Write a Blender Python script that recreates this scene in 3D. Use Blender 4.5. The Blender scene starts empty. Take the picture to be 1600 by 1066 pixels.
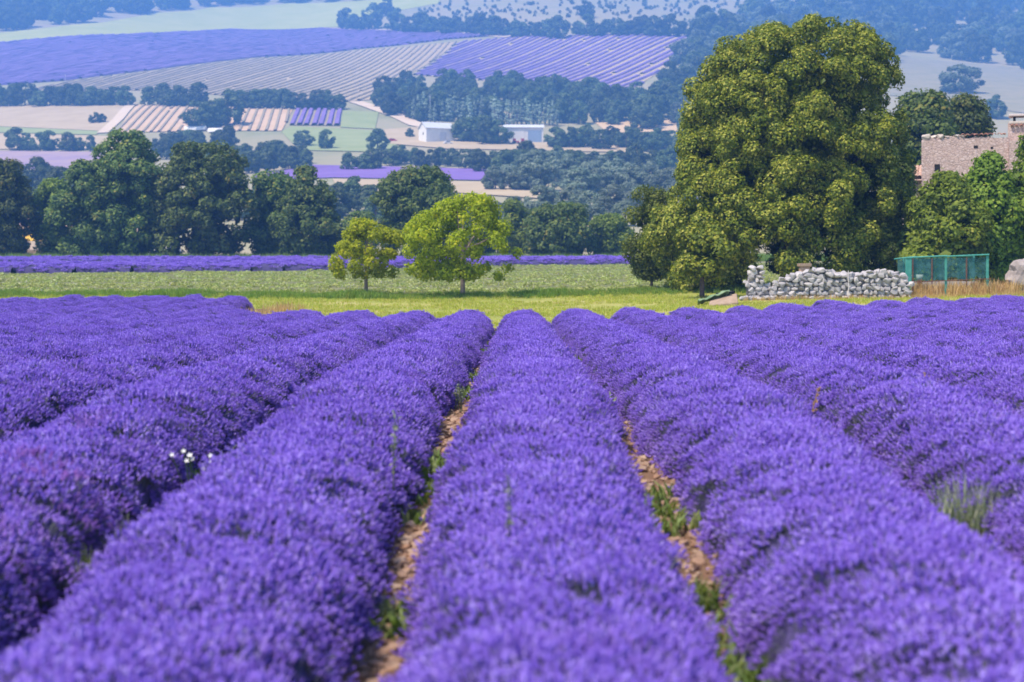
import bpy, bmesh, math
import numpy as np
from mathutils import Vector, Matrix

# ------------------------------------------------------------------ camera, sky, sun, exposure
F, U0, V0, H = 2400.0, 808.0, 405.0, 1.8
scene = bpy.context.scene
COL = scene.collection
cd = bpy.data.cameras.new('camera')
cam = bpy.data.objects.new('camera', cd); COL.objects.link(cam)
cam.location = (0, 0, H); cam.rotation_euler = (math.radians(90), 0, 0)
cd.sensor_width = 36; cd.lens = 54.0
cd.shift_x = -(U0 - 800) / 1600; cd.shift_y = -(533 - V0) / 1600
cd.clip_start = 0.1; cd.clip_end = 6000
cd.dof.use_dof = True; cd.dof.focus_distance = 27.0; cd.dof.aperture_fstop = 1.9
scene.camera = cam

SUNDIR = Vector((-0.46, -0.30, 1.0)).normalized()
EL = math.asin(SUNDIR.z); AZ = math.atan2(SUNDIR.x, SUNDIR.y)
world = bpy.data.worlds.new('World'); scene.world = world; world.use_nodes = True
nt = world.node_tree; nt.nodes.clear()
sky = nt.nodes.new('ShaderNodeTexSky'); sky.sky_type = 'NISHITA'; sky.sun_disc = False
sky.sun_elevation = EL; sky.sun_rotation = AZ; sky.altitude = 700
bg = nt.nodes.new('ShaderNodeBackground'); bg.inputs['Strength'].default_value = 0.15
wo = nt.nodes.new('ShaderNodeOutputWorld')
nt.links.new(sky.outputs[0], bg.inputs[0]); nt.links.new(bg.outputs[0], wo.inputs[0])
sl = bpy.data.lights.new('sun', 'SUN'); sl.energy = 4.4; sl.angle = math.radians(6.0); sl.color = (1.0, 0.88, 0.72)
sun = bpy.data.objects.new('sun', sl); COL.objects.link(sun)
sun.rotation_euler = SUNDIR.to_track_quat('Z', 'Y').to_euler(); sun.location = (-40, -20, 60)
vs = scene.view_settings
vs.view_transform = 'Standard'; vs.look = 'None'; vs.exposure = 0.78; vs.gamma = 1.0; vs.use_curve_mapping = False
cy = scene.cycles
cy.max_bounces = 6; cy.diffuse_bounces = 3; cy.transparent_max_bounces = 12; cy.volume_bounces = 1
cy.transmission_bounces = 4; cy.glossy_bounces = 2; cy.use_denoising = True
cy.caustics_reflective = False; cy.caustics_refractive = False

R = np.random.default_rng(7)

# ------------------------------------------------------------------ terrain shape
PY = np.array([-80, 0, 6, 9, 12.6, 20, 30, 43, 55, 70, 100, 130, 160, 180, 230], float)
PZ = np.array([0, 0, .02, .12, .22, .13, -.03, -.22, -.16, .10, .42, .78, 1.33, 1.65, 3.0], float)
# the valley side, climbing to a ridge that hides the sky
_far = np.array([(400, 16.9), (520, 28.7), (620, 41.9), (700, 55.2), (830, 83.1), (1020, 118.7), (1440, 211.8), (1840, 312), (2050, 378), (2320, 384)])
PY = np.concatenate([PY, _far[:, 0]]); PZ = np.concatenate([PZ, _far[:, 1]])
def _pchip():
    h = np.diff(PY); d = np.diff(PZ) / h
    m = np.zeros_like(PZ)
    for i in range(1, len(PY) - 1):
        if d[i-1] * d[i] > 0:
            w1, w2 = 2*h[i] + h[i-1], h[i] + 2*h[i-1]
            m[i] = (w1 + w2) / (w1 / d[i-1] + w2 / d[i])
    m[0], m[-1] = d[0], d[-1]
    return m
PM = _pchip()
def g(X, Y):
    X = np.asarray(X, float); Y = np.asarray(Y, float)
    y = np.clip(Y, PY[0], PY[-1]); i = np.clip(np.searchsorted(PY, y) - 1, 0, len(PY) - 2)
    h = PY[i+1] - PY[i]; t = (y - PY[i]) / h
    z = (2*t**3-3*t*t+1)*PZ[i] + (t**3-2*t*t+t)*h*PM[i] + (-2*t**3+3*t*t)*PZ[i+1] + (t**3-t*t)*h*PM[i+1]
    near = np.clip((Y - 15) / 30, 0, 1) * np.clip((170 - Y) / 80, 0, 1)
    z = z + near * 0.019 * np.clip(X, 0, 22) + near * 0.02 * np.sin(X * 0.7 + Y * 0.31)
    a = np.clip((Y - 380) / 800, 0, 1.4)
    z = z + a * (8.0 * np.sin(X / 152 + 0.8) + 4.8 * np.sin(X / 75 + Y / 208))
    return z
_YS = np.concatenate([np.arange(5, 200, .25), np.arange(200, 2310, 1.5)])
def at(u, v):
    """the point of the terrain seen in the direction (u, v)"""
    X = (u - U0) / F * _YS; zr = H - (v - V0) / F * _YS
    hit = np.nonzero(zr <= g(X, _YS))[0]
    k = hit[0] if len(hit) else len(_YS) - 1
    return float(X[k]), float(_YS[k])
def atz(u, v):
    x, y = at(u, v); return Vector((x, y, float(g(x, y))))
def pix(u, v, Y):
    """the point in the direction (u, v) at distance Y"""
    return Vector(((u - U0) / F * Y, Y, H - (v - V0) / F * Y))

# ------------------------------------------------------------------ materials
def new_mat(name):
    m = bpy.data.materials.new(name); m.use_nodes = True
    t = m.node_tree; t.nodes.clear()
    out = t.nodes.new('ShaderNodeOutputMaterial')
    return m, t, out
def node(t, typ, **kw):
    n = t.nodes.new(typ)
    for k, v in kw.items(): setattr(n, k, v)
    return n
def ramp(t, stops, inp):
    r = node(t, 'ShaderNodeValToRGB'); e = r.color_ramp.elements
    while len(e) < len(stops): e.new(0.5)
    for el, (p, c) in zip(e, stops): el.position = p; el.color = (*c, 1)
    t.links.new(inp, r.inputs[0]); return r.outputs[0]
def noise(t, scale, detail=4, coord=None, rough=0.6):
    n = node(t, 'ShaderNodeTexNoise'); n.inputs['Scale'].default_value = scale
    n.inputs['Detail'].default_value = detail; n.inputs['Roughness'].default_value = rough
    if coord is None: coord = node(t, 'ShaderNodeNewGeometry').outputs['Position']
    t.links.new(coord, n.inputs['Vector']); return n.outputs[0]
def mixc(t, fac, a, b, mode='MIX'):
    n = node(t, 'ShaderNodeMix', data_type='RGBA', blend_type=mode)
    for i, x in ((0, fac), (6, a), (7, b)):
        if isinstance(x, (int, float)): n.inputs[i].default_value = x
        elif isinstance(x, tuple): n.inputs[i].default_value = (*x, 1)
        else: t.links.new(x, n.inputs[i])
    return n.outputs[2]
def math_(t, op, a, b=0.0):
    n = node(t, 'ShaderNodeMath', operation=op)
    for i, x in ((0, a), (1, b)):
        if isinstance(x, (int, float)): n.inputs[i].default_value = x
        else: t.links.new(x, n.inputs[i])
    return n.outputs[0]
def surf(t, out, col, rough=0.85, bump=None, bstr=0.4, bdist=0.02, spec=0.2, metal=0.0):
    p = node(t, 'ShaderNodeBsdfPrincipled')
    if isinstance(col, tuple): p.inputs['Base Color'].default_value = (*col, 1)
    else: t.links.new(col, p.inputs['Base Color'])
    p.inputs['Roughness'].default_value = rough; p.inputs['Specular IOR Level'].default_value = spec
    p.inputs['Metallic'].default_value = metal
    if bump is not None:
        b = node(t, 'ShaderNodeBump'); b.inputs['Strength'].default_value = bstr; b.inputs['Distance'].default_value = bdist
        t.links.new(bump, b.inputs['Height']); t.links.new(b.outputs[0], p.inputs['Normal'])
    t.links.new(p.outputs[0], out.inputs[0]); return p
def simple(name, c0, c1, scale=3.0, rough=0.85, bstr=0.3, bdist=0.02, spec=0.2, metal=0.0):
    m, t, o = new_mat(name); n = noise(t, scale)
    surf(t, o, ramp(t, [(0.3, c0), (0.7, c1)], n), rough, n, bstr, bdist, spec, metal); return m
def leafmat(name, stops, transl=0.35, objvar=0.25, rough=0.55, spec=0.25, tcol=(1.25, 1.35, 0.5)):
    """leaf: colour from a per-leaf random value, a little from the whole plant; thin, so light comes through"""
    m, t, o = new_mat(name)
    at_ = node(t, 'ShaderNodeAttribute'); at_.attribute_name = 'rnd'
    oi = node(t, 'ShaderNodeObjectInfo')
    c = ramp(t, stops, at_.outputs['Fac'])
    v = math_(t, 'MULTIPLY_ADD', oi.outputs['Random'], objvar)
    v.node.inputs[2].default_value = 1 - objvar / 2
    h = node(t, 'ShaderNodeHueSaturation'); t.links.new(c, h.inputs['Color']); t.links.new(v, h.inputs['Value'])
    hh = math_(t, 'MULTIPLY_ADD', oi.outputs['Random'], 0.03); hh.node.inputs[2].default_value = 0.485
    t.links.new(hh, h.inputs['Hue'])
    p = surf(t, o, h.outputs[0], rough, spec=spec)
    tr = node(t, 'ShaderNodeBsdfTranslucent')
    t.links.new(mixc(t, 1.0, h.outputs[0], tcol, 'MULTIPLY'), tr.inputs[0])
    mx = node(t, 'ShaderNodeMixShader'); mx.inputs[0].default_value = transl
    t.links.new(p.outputs[0], mx.inputs[1]); t.links.new(tr.outputs[0], mx.inputs[2]); t.links.new(mx.outputs[0], o.inputs[0])
    return m

M = {}
# open ground of the valley: dry grass, bare soil and low green
m, t, o = new_mat('dry_ground')
n1 = noise(t, 0.02, 5); n2 = noise(t, 0.35, 6)
c = mixc(t, n2, ramp(t, [(0.35, (.34, .28, .18)), (0.55, (.29, .27, .14)), (0.7, (.16, .20, .08))], n1), (.33, .29, .18))
surf(t, o, c, 0.95, n2, 0.5, 0.3); M['ground'] = m
# red stony soil between the rows
m, t, o = new_mat('stony_soil'); n1 = noise(t, 1.3, 5); n2 = noise(t, 24, 6)
surf(t, o, mixc(t, n2, ramp(t, [(0.4, (.15, .08, .05)), (0.62, (.11, .08, .035))], n1), (.20, .12, .08)), 0.95, n2, 0.7, 0.03); M['soil'] = m
# mown grass strip
m, t, o = new_mat('mown_grass'); n1 = noise(t, 0.22, 5); n2 = noise(t, 3.5, 6)
surf(t, o, mixc(t, n2, ramp(t, [(0.38, (.22, .26, .04)), (0.52, (.34, .33, .07)), (0.64, (.50, .40, .19))], n1), (.26, .27, .07)), 0.95, n2, 0.5, 0.05); M['grass'] = m
m, t, o = new_mat('crop_soil'); n1 = noise(t, 0.15, 5); n2 = noise(t, 2.0, 6)
surf(t, o, mixc(t, n2, ramp(t, [(0.4, (.13, .14, .05)), (0.6, (.17, .17, .07)), (0.7, (.28, .24, .16))], n1), (.15, .16, .06)), 0.95, n2, 0.6, 0.08); M['crop_soil'] = m
def fieldmat(name, c0, c1, s=0.08):
    m, t, o = new_mat(name); n1 = noise(t, s, 5); n2 = noise(t, 0.6, 5)
    c = mixc(t, math_(t, 'MULTIPLY', n2, 0.6), ramp(t, [(0.35, c0), (0.65, c1)], n1), c1)
    surf(t, o, c, 0.95, n2, 0.4, 0.3); return m
M['meadow'] = fieldmat('meadow_green', (.33, .36, .07), (.42, .42, .13), 0.03)
M['far_lav'] = fieldmat('far_lavender', (.16, .09, .30), (.22, .13, .38))
M['far_lav_row'] = fieldmat('far_lavender_row', (.16, .10, .30), (.22, .14, .38))
M['tan_field'] = fieldmat('tan_soil', (.38, .29, .17), (.46, .36, .23))
M['tan_row'] = fieldmat('cut_row', (.26, .22, .14), (.32, .26, .18))
M['peach_field'] = fieldmat('peach_soil', (.50, .34, .20), (.58, .41, .27))
M['scrub_field'] = fieldmat('scrub_grass', (.20, .20, .12), (.30, .26, .17))
M['wheat'] = fieldmat('wheat', (.52, .36, .20), (.58, .42, .26))
M['mint'] = fieldmat('mint_green', (.22, .27, .10), (.29, .32, .14))
M['road'] = fieldmat('dirt_road', (.54, .41, .30), (.60, .48, .36))
M['pale_lav'] = fieldmat('pale_lavender', (.24, .17, .30), (.36, .26, .28), 0.05)
# lavender
m, t, o = new_mat('lavender_flower')
oi = node(t, 'ShaderNodeObjectInfo'); at_ = node(t, 'ShaderNodeAttribute'); at_.attribute_name = 'rnd'
ti = node(t, 'ShaderNodeAttribute'); ti.attribute_name = 'tint'; ti.attribute_type = 'INSTANCER'
f_ = math_(t, 'MULTIPLY_ADD', at_.outputs['Fac'], 0.75); t.links.new(math_(t, 'MULTIPLY', oi.outputs['Random'], 0.25), f_.node.inputs[2])
c = ramp(t, [(0.0, (.11, .052, .38)), (0.3, (.255, .145, .67)), (0.65, (.41, .27, .86)), (1.0, (.65, .54, .95))], f_)
nv = noise(t, .8, 3); c = mixc(t, 1.0, c, ramp(t, [(0.3, (.86, .83, .91)), (0.7, (1.0, 1.0, 1.0))], nv), 'MULTIPLY')
c = mixc(t, ti.outputs['Fac'], c, (.30, .09, .33))
p = surf(t, o, c, 0.8, spec=0.1)
tr = node(t, 'ShaderNodeBsdfTranslucent'); t.links.new(c, tr.inputs[0])
mx = node(t, 'ShaderNodeMixShader'); mx.inputs[0].default_value = 0.25
t.links.new(p.outputs[0], mx.inputs[1]); t.links.new(tr.outputs[0], mx.inputs[2]); t.links.new(mx.outputs[0], o.inputs[0]); M['flower'] = m
M['stem'] = simple('lavender_stem', (.10, .12, .10), (.15, .16, .18), 8)
M['mound'] = simple('lavender_foliage', (.045, .040, .095), (.085, .065, .20), 14, 0.95, 0.8, 0.05)  # foliage tone with the dark purple of shade between flowers painted in
M['weedleaf'] = leafmat('weed_leaf', [(0, (.09, .15, .03)), (0.6, (.16, .22, .06)), (1, (.26, .30, .13))], 0.3)
M['graygreen'] = leafmat('pale_weed', [(0, (.16, .20, .13)), (0.6, (.26, .29, .20)), (1, (.40, .40, .30))], 0.3)
M['straw'] = leafmat('straw', [(0, (.44, .28, .10)), (0.6, (.60, .40, .16)), (1, (.70, .54, .28))], 0.3, tcol=(1.1, 1, .8))
M['grassblade'] = leafmat('grass_blade', [(0, (.27, .33, .03)), (0.45, (.42, .46, .05)), (0.75, (.54, .51, .10)), (1, (.64, .54, .27))], 0.35)
M['longgrass'] = leafmat('long_grass', [(0, (.10, .19, .02)), (0.6, (.19, .29, .04)), (1, (.30, .37, .08))], 0.35)
M['cropleaf'] = leafmat('crop_leaf', [(0, (.21, .26, .06)), (0.5, (.40, .44, .13)), (0.85, (.50, .52, .21)), (1, (.50, .46, .46))], 0.3)
M['whitepetal'] = simple('white_petal', (.75, .75, .72), (.85, .85, .85), 10)
M['pinkpetal'] = simple('red_petal', (.50, .10, .12), (.62, .20, .22), 10)
# tree leaves
M['lime_leaf'] = leafmat('lime_leaf', [(0, (.050, .080, .006)), (0.45, (.145, .185, .010)), (0.64, (.26, .275, .016)), (0.76, (.32, .31, .03)), (1, (.50, .46, .10))], 0.26, 0.1)
M['walnut_leaf'] = leafmat('bright_leaf', [(0, (.16, .21, .006)), (0.5, (.31, .385, .008)), (0.85, (.44, .48, .014)), (1, (.60, .52, .025))], 0.45, 0.12)
M['dark_leaf'] = leafmat('dark_leaf', [(0, (.040, .070, .016)), (0.5, (.095, .145, .026)), (0.85, (.17, .21, .034)), (1, (.30, .23, .04))], 0.30, 0.6)
M['mid_leaf'] = leafmat('mid_leaf', [(0, (.07, .12, .012)), (0.5, (.15, .22, .018)), (0.9, (.25, .32, .03)), (1, (.36, .36, .05))], 0.32, 0.3)
M['olive_leaf'] = leafmat('olive_leaf', [(0, (.065, .10, .012)), (0.5, (.115, .155, .018)), (1, (.20, .23, .03))], 0.34, 0.15)
M['far_leaf'] = leafmat('far_leaf', [(0, (.035, .060, .022)), (0.5, (.075, .115, .040)), (1, (.15, .18, .065))], 0.2, 0.9)
M['far_pale'] = leafmat('far_pale_leaf', [(0, (.09, .13, .08)), (0.5, (.15, .19, .12)), (1, (.22, .25, .17))], 0.2, 0.5)
M['poplar_leaf'] = leafmat('poplar_leaf', [(0, (.20, .28, .20)), (0.5, (.33, .41, .32)), (1, (.46, .52, .43))], 0.2, 0.4)
M['bark'] = simple('bark', (.07, .05, .045), (.15, .11, .10), 9, 0.95, 0.8, 0.03)
M['bark_pale'] = simple('pale_bark', (.22, .17, .15), (.34, .27, .25), 9, 0.95, 0.8, 0.02)
# stone, tile, metal
def stonemat(name, a, b, c2, sc):
    m, t, o = new_mat(name); oi = node(t, 'ShaderNodeObjectInfo'); n1 = noise(t, sc, 6); n2 = noise(t, sc * 5, 5)
    cc = mixc(t, oi.outputs['Random'], a, b); cc = mixc(t, math_(t, 'MULTIPLY', n1, 0.8), cc, c2)
    surf(t, o, cc, 0.95, n2, 0.6, 0.02); return m
M['drystone'] = stonemat('dry_stone', (.38, .36, .37), (.58, .54, .52), (.33, .31, .33), 4)
M['core'] = simple('wall_core', (.10, .095, .10), (.17, .16, .16), 5)
M['core_pale'] = simple('boulder_stone', (.26, .22, .21), (.40, .35, .33), 3, 0.95, 0.9, 0.06)
M['gravel'] = stonemat('gravel', (.30, .18, .12), (.46, .36, .29), (.22, .12, .08), 3)
m, t, o = new_mat('house_stone')
geo = node(t, 'ShaderNodeNewGeometry'); mp = node(t, 'ShaderNodeMapping'); mp.inputs['Scale'].default_value = (5.5, 5.5, 9.0)
t.links.new(geo.outputs['Position'], mp.inputs[0])
vo = node(t, 'ShaderNodeTexVoronoi', feature='DISTANCE_TO_EDGE'); vo.inputs['Scale'].default_value = 1.0; t.links.new(mp.outputs[0], vo.inputs['Vector'])
vc = node(t, 'ShaderNodeTexVoronoi'); vc.inputs['Scale'].default_value = 1.0; t.links.new(mp.outputs[0], vc.inputs['Vector'])
sep = node(t, 'ShaderNodeSeparateColor'); t.links.new(vc.outputs['Color'], sep.inputs[0])
big = noise(t, 0.7, 5)
cs = ramp(t, [(0.0, (.46, .32, .27)), (0.5, (.58, .43, .37)), (1.0, (.68, .54, .49))], sep.outputs[0])
cs = mixc(t, math_(t, 'MULTIPLY', big, 0.7), cs, (.60, .46, .44))
edge = ramp(t, [(0.0, (0, 0, 0)), (0.12, (1, 1, 1))], vo.outputs['Distance'])
cs = mixc(t, edge, (.45, .33, .29), cs)
surf(t, o, cs, 0.95, edge, 0.7, 0.03); M['house'] = m
M['tile'] = stonemat('roof_tile', (.42, .20, .14), (.52, .30, .22), (.30, .15, .11), 6)
M['tile_pink'] = stonemat('pale_tile', (.50, .33, .26), (.58, .42, .34), (.42, .26, .2), 5)
M['mortar'] = simple('lime_mortar', (.52, .44, .38), (.62, .54, .48), 8)
M['slab'] = simple('chimney_slab', (.55, .45, .44), (.66, .56, .54), 8)
M['dark'] = simple('dark_opening', (.015, .014, .014), (.03, .028, .028), 5)
M['teal'] = simple('teal_paint', (.05, .27, .22), (.11, .36, .30), 6, 0.6, 0.2, 0.01)
M['rust'] = simple('rusty_steel', (.12, .055, .04), (.20, .10, .07), 14, 0.8)
M['white'] = simple('white_wall', (.70, .66, .60), (.80, .77, .72), 0.8, 0.8, 0.1)
M['greyroof'] = simple('pale_roof', (.52, .52, .52), (.62, .62, .63), 0.5, 0.6, 0.1)
M['bluegrey'] = simple('blue_shutter', (.25, .33, .45), (.32, .40, .52), 2)
M['cream'] = simple('cream_render', (.66, .52, .42), (.78, .64, .54), 1.0)
M['red'] = simple('red_paint', (.45, .03, .05), (.58, .06, .08), 3, 0.45)
M['yellow'] = simple('yellow_cloth', (.62, .36, .05), (.74, .47, .09), 3)
M['black'] = simple('black_plastic', (.012, .012, .014), (.03, .03, .03), 6, 0.5)
M['tarp'] = simple('green_tarp', (.09, .17, .07), (.24, .32, .19), 5, 0.6)
M['sandstone'] = simple('sandstone', (.28, .20, .14), (.38, .28, .21), 5)
M['pole'] = simple('pale_wood', (.48, .44, .42), (.60, .56, .54), 8)
# coarse netting: partly see-through
m, t, o = new_mat('shade_net'); n1 = noise(t, 3, 3)
p = surf(t, o, ramp(t, [(0.3, (.025, .11, .12)), (0.7, (.07, .19, .20))], n1), 0.7)
tp = node(t, 'ShaderNodeBsdfTransparent'); tp.inputs[0].default_value = (.75, .95, .95, 1)
mx = node(t, 'ShaderNodeMixShader'); t.links.new(ramp(t, [(0.35, (.40, .40, .40)), (0.65, (.78, .78, .78))], n1), mx.inputs[0])
t.links.new(tp.outputs[0], mx.inputs[1]); t.links.new(p.outputs[0], mx.inputs[2]); t.links.new(mx.outputs[0], o.inputs[0]); M['net'] = m

# ------------------------------------------------------------------ object helpers
def tag(o, label=None, cat=None, group=None, kind=None):
    if label: o['label'] = label
    if cat: o['category'] = cat
    if group: o['group'] = group
    if kind: o['kind'] = kind
    return o
def empty(name, loc=(0, 0, 0), rz=0.0, label=None, cat=None, group=None):
    o = bpy.data.objects.new(name, None); COL.objects.link(o); o.location = loc; o.rotation_euler = (0, 0, rz)
    o.empty_display_size = 0.2
    return tag(o, label, cat, group)
def link(name, me, parent=None, loc=None):
    o = bpy.data.objects.new(name, me); COL.objects.link(o)
    if parent: o.parent = parent
    if loc is not None: o.location = loc
    return o
def mesh_np(name, verts, faces, mats, rnd=None, mi=None, smooth=False):
    """verts (n,3); faces (m,3) or (m,4) array"""
    me = bpy.data.meshes.new(name); verts = np.asarray(verts, np.float32); faces = np.asarray(faces, np.int32)
    k = faces.shape[1]; me.vertices.add(len(verts)); me.vertices.foreach_set('co', verts.ravel())
    me.loops.add(faces.size); me.loops.foreach_set('vertex_index', faces.ravel())
    me.polygons.add(len(faces)); me.polygons.foreach_set('loop_start', np.arange(len(faces), dtype=np.int32) * k)
    if mi is not None: me.polygons.foreach_set('material_index', np.asarray(mi, np.int32))
    me.polygons.foreach_set('use_smooth', np.full(len(faces), smooth))
    for x in (mats if isinstance(mats, (list, tuple)) else [mats]): me.materials.append(x)
    if rnd is not None:
        a = me.attributes.new('rnd', 'FLOAT', 'FACE'); a.data.foreach_set('value', np.asarray(rnd, np.float32))
    me.update(calc_edges=True); me.validate()
    return me
class MB:
    """collects boxes, tubes and prisms into one mesh"""
    def __init__(s): s.v = []; s.f = []
    def box(s, c, d, rz=0.0, rx=0.0, ry=0.0):
        mt = Matrix.Rotation(rz, 3, 'Z') @ Matrix.Rotation(ry, 3, 'Y') @ Matrix.Rotation(rx, 3, 'X'); b = len(s.v); c = Vector(c)
        for x in (-.5, .5):
            for y in (-.5, .5):
                for z in (-.5, .5): s.v.append(tuple(c + mt @ Vector((x*d[0], y*d[1], z*d[2]))))
        for q in ((0,1,3,2),(4,6,7,5),(0,4,5,1),(2,3,7,6),(0,2,6,4),(1,5,7,3)): s.f.append(tuple(b+i for i in q))
        return s
    def tube(s, pts, rad, n=7):
        pts = [Vector(p) for p in pts]; b = len(s.v)
        for i, p in enumerate(pts):
            d = (pts[min(i+1, len(pts)-1)] - pts[max(i-1, 0)]).normalized()
            a = d.orthogonal().normalized() if abs(d.z) < .99 else Vector((1, 0, 0)); e = d.cross(a)
            r = rad[i] if isinstance(rad, (list, tuple)) else rad
            for k in range(n):
                w = 2*math.pi*k/n; s.v.append(tuple(p + (a*math.cos(w) + e*math.sin(w)) * r))
        for i in range(len(pts)-1):
            for k in range(n): s.f.append((b+i*n+k, b+i*n+(k+1) % n, b+(i+1)*n+(k+1) % n, b+(i+1)*n+k))
        s.f.append(tuple(b+k for k in range(n))[::-1]); s.f.append(tuple(b+(len(pts)-1)*n+k for k in range(n)))
        return s
    def poly(s, pts, faces):
        b = len(s.v); s.v += [tuple(p) for p in pts]; s.f += [tuple(b+i for i in q) for q in faces]; return s
    def mesh(s, name, mat, smooth=False, bevel=0.0):
        bm = bmesh.new(); vv = [bm.verts.new(v) for v in s.v]
        for q in s.f:
            try: bm.faces.new([vv[i] for i in q])
            except ValueError: pass
        bmesh.ops.recalc_face_normals(bm, faces=bm.faces)
        if bevel: bmesh.ops.bevel(bm, geom=bm.edges[:], offset=bevel, segments=1, affect='EDGES')
        me = bpy.data.meshes.new(name); bm.to_mesh(me); bm.free(); me.materials.append(mat)
        for p in me.polygons: p.use_smooth = smooth
        return me
    def build(s, name, mat, parent=None, smooth=False, bevel=0.0, loc=None): return link(name, s.mesh(name, mat, smooth, bevel), parent, loc)

# ------------------------------------------------------------------ ground sheet
ys = np.concatenate([np.arange(-60, 0, 6), np.arange(0, 80, 1.0), np.arange(80, 200, 3), np.arange(200, 2316, 11)])
ts = np.linspace(-1, 1, 131)
W = 60 + 0.62 * np.clip(ys, 0, None)
GX = W[:, None] * ts[None]; GY = np.repeat(ys[:, None], len(ts), 1); GZ = g(GX, GY)
idx = np.arange(len(ys) * len(ts)).reshape(len(ys), len(ts))
qf = np.stack([idx[:-1, :-1], idx[:-1, 1:], idx[1:, 1:], idx[1:, :-1]], -1).reshape(-1, 4)
tag(link('ground', mesh_np('ground', np.stack([GX, GY, GZ], -1).reshape(-1, 3), qf, M['ground'], smooth=True)), kind='structure')

def sheet(name, poly, mat, off, step):
    """a patch of land lying on the terrain; poly in plan (x, y)"""
    bm = bmesh.new(); bm.faces.new([bm.verts.new((x, y, 0)) for x, y in poly])
    xs = [p[0] for p in poly]; yy = [p[1] for p in poly]
    for ax, lo, hi in ((0, min(xs), max(xs)), (1, min(yy), max(yy))):
        st = max(step, (hi - lo) / 70)
        for c in np.arange(lo + st, hi, st):
            co = [0, 0, 0]; co[ax] = c; no = [0, 0, 0]; no[ax] = 1
            bmesh.ops.bisect_plane(bm, geom=bm.verts[:] + bm.edges[:] + bm.faces[:], plane_co=co, plane_no=no)
    for v in bm.verts: v.co.z = float(g(v.co.x, v.co.y)) + off
    for f in bm.faces:
        if f.normal.z < 0: f.normal_flip()
    me = bpy.data.meshes.new(name); bm.to_mesh(me); bm.free(); me.materials.append(mat)
    for p in me.polygons: p.use_smooth = True
    return tag(link(name, me), kind='structure')
def psheet(name, pxs, mat, off=0.35, step=9.0):
    pl = [at(u, v) for u, v in pxs]; return sheet(name, pl, mat, off, step), pl
def inside(pl, x, y):
    c = False; n = len(pl)
    for i in range(n):
        (x1, y1), (x2, y2) = pl[i], pl[i-1]
        if (y1 > y) != (y2 > y) and x < (x2-x1)*(y-y1)/(y2-y1)+x1: c = not c
    return c
def field_rows(field, pl, direction, pitch, width, height, mat, off=0.3, step=9.0):
    """planted rows standing up from a far field, one joined part"""
    d = Vector(direction).normalized(); nrm = Vector((-d.y, d.x)); P = [Vector(p) for p in pl]
    lo = min(p.dot(nrm) for p in P); hi = max(p.dot(nrm) for p in P); V = []; Q = []
    for s in np.arange(lo + pitch/2, hi, pitch):
        s = s + R.normal(0, pitch*.05); cr = []
        for i in range(len(P)):
            a, b = P[i-1], P[i]; da, db = a.dot(nrm)-s, b.dot(nrm)-s
            if (da > 0) != (db > 0): cr.append((a + (b-a)*(da/(da-db))).dot(d))
        cr.sort()
        for a, b in zip(cr[::2], cr[1::2]):
            n = max(2, int((b-a)/step)+1); T = np.linspace(a, b, n); base = sum(len(v) for v in V)
            rows = []; full = R.random(n-1) > .012
            for k, (o_, hh) in enumerate(((-.5, 0), (-.3, 1), (.3, 1), (.5, 0))):
                w_ = o_ * width * (1 + .06*R.standard_normal(n))
                x = d.x*T + nrm.x*(s+w_); y = d.y*T + nrm.y*(s+w_)
                rows.append(np.stack([x, y, g(x, y) + off + hh*height*(1+.08*R.standard_normal(n))], -1))
            V.append(np.concatenate(rows))
            for k in range(3):
                i0 = base + k*n + np.arange(n-1)[full]; Q.append(np.stack([i0, i0+1, i0+n+1, i0+n], -1))
    o = link('planted_rows', mesh_np('planted_rows', np.concatenate(V), np.concatenate(Q), mat), field); tag(o, kind='stuff'); return o
def wdir(a, b):
    (x1, y1), (x2, y2) = at(*a), at(*b); return (x2-x1, y2-y1)

# near sheets
sheet('lavender_soil', [(-40, 1), (40, 1), (40, 60), (-8.5, 60), (-40, 60)], M['soil'], 0.006, 1.5)
sheet('grass_strip', [(-32, 59.2), (-8.9, 58.9), (-8.4, 44.3), (9, 44.2), (15, 48), (45, 49), (55, 76), (-45, 76)], M['grass'], 0.014, 1.5)
sheet('crop_field', [(-46, 73), (40, 73), (60, 166), (-70, 166)], M['crop_soil'], 0.026, 3)

# far fields
f_, pl = psheet('meadow', [(-80, 62), (0, 52), (60, 46), (160, 36), (250, 20), (330, 12), (450, 6), (560, 2), (690, -6), (685, 6), (610, 20), (530, 42), (500, 43.5), (360, 45), (200, 54), (0, 67), (-80, 72)], M['meadow'])
f_, pl = psheet('lavender_field', [(-80, 73), (0, 68), (200, 55), (360, 46.5), (500, 45), (640, 50), (770, 57), (700, 62), (560, 77), (400, 90), (230, 111), (100, 127), (0, 134), (-80, 140)], M['far_lav'])
field_rows(f_, pl, wdir((100, 110), (500, 55)), 5.0, 3.6, 1.3, M['far_lav_row'])
f_, pl = psheet('harvested_field', [(40, 143), (100, 129), (230, 113), (400, 92), (560, 79.5), (714, 66), (640, 116), (590, 156), (520, 162), (380, 152), (230, 142)], M['tan_field'])
field_rows(f_, pl, wdir((420, 150), (560, 100)), 5.8, 2.6, 0.8, M['tan_row'])
f_, pl = psheet('striped_lavender_field', [(718, 66), (800, 60), (930, 56.5), (1086, 57), (1060, 90), (985, 140), (930, 138), (646, 118)], M['tan_field'])
field_rows(f_, pl, wdir((800, 118), (930, 64)), 7.2, 3.6, 1.1, M['far_lav_row'])
f_, pl = psheet('stubble_field', [(214, 165), (300, 166), (458, 171), (440, 206), (300, 206), (180, 209)], M['peach_field'])
field_rows(f_, pl, wdir((330, 203), (350, 169)), 4.2, 1.7, 0.6, M['tan_row'])
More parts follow.
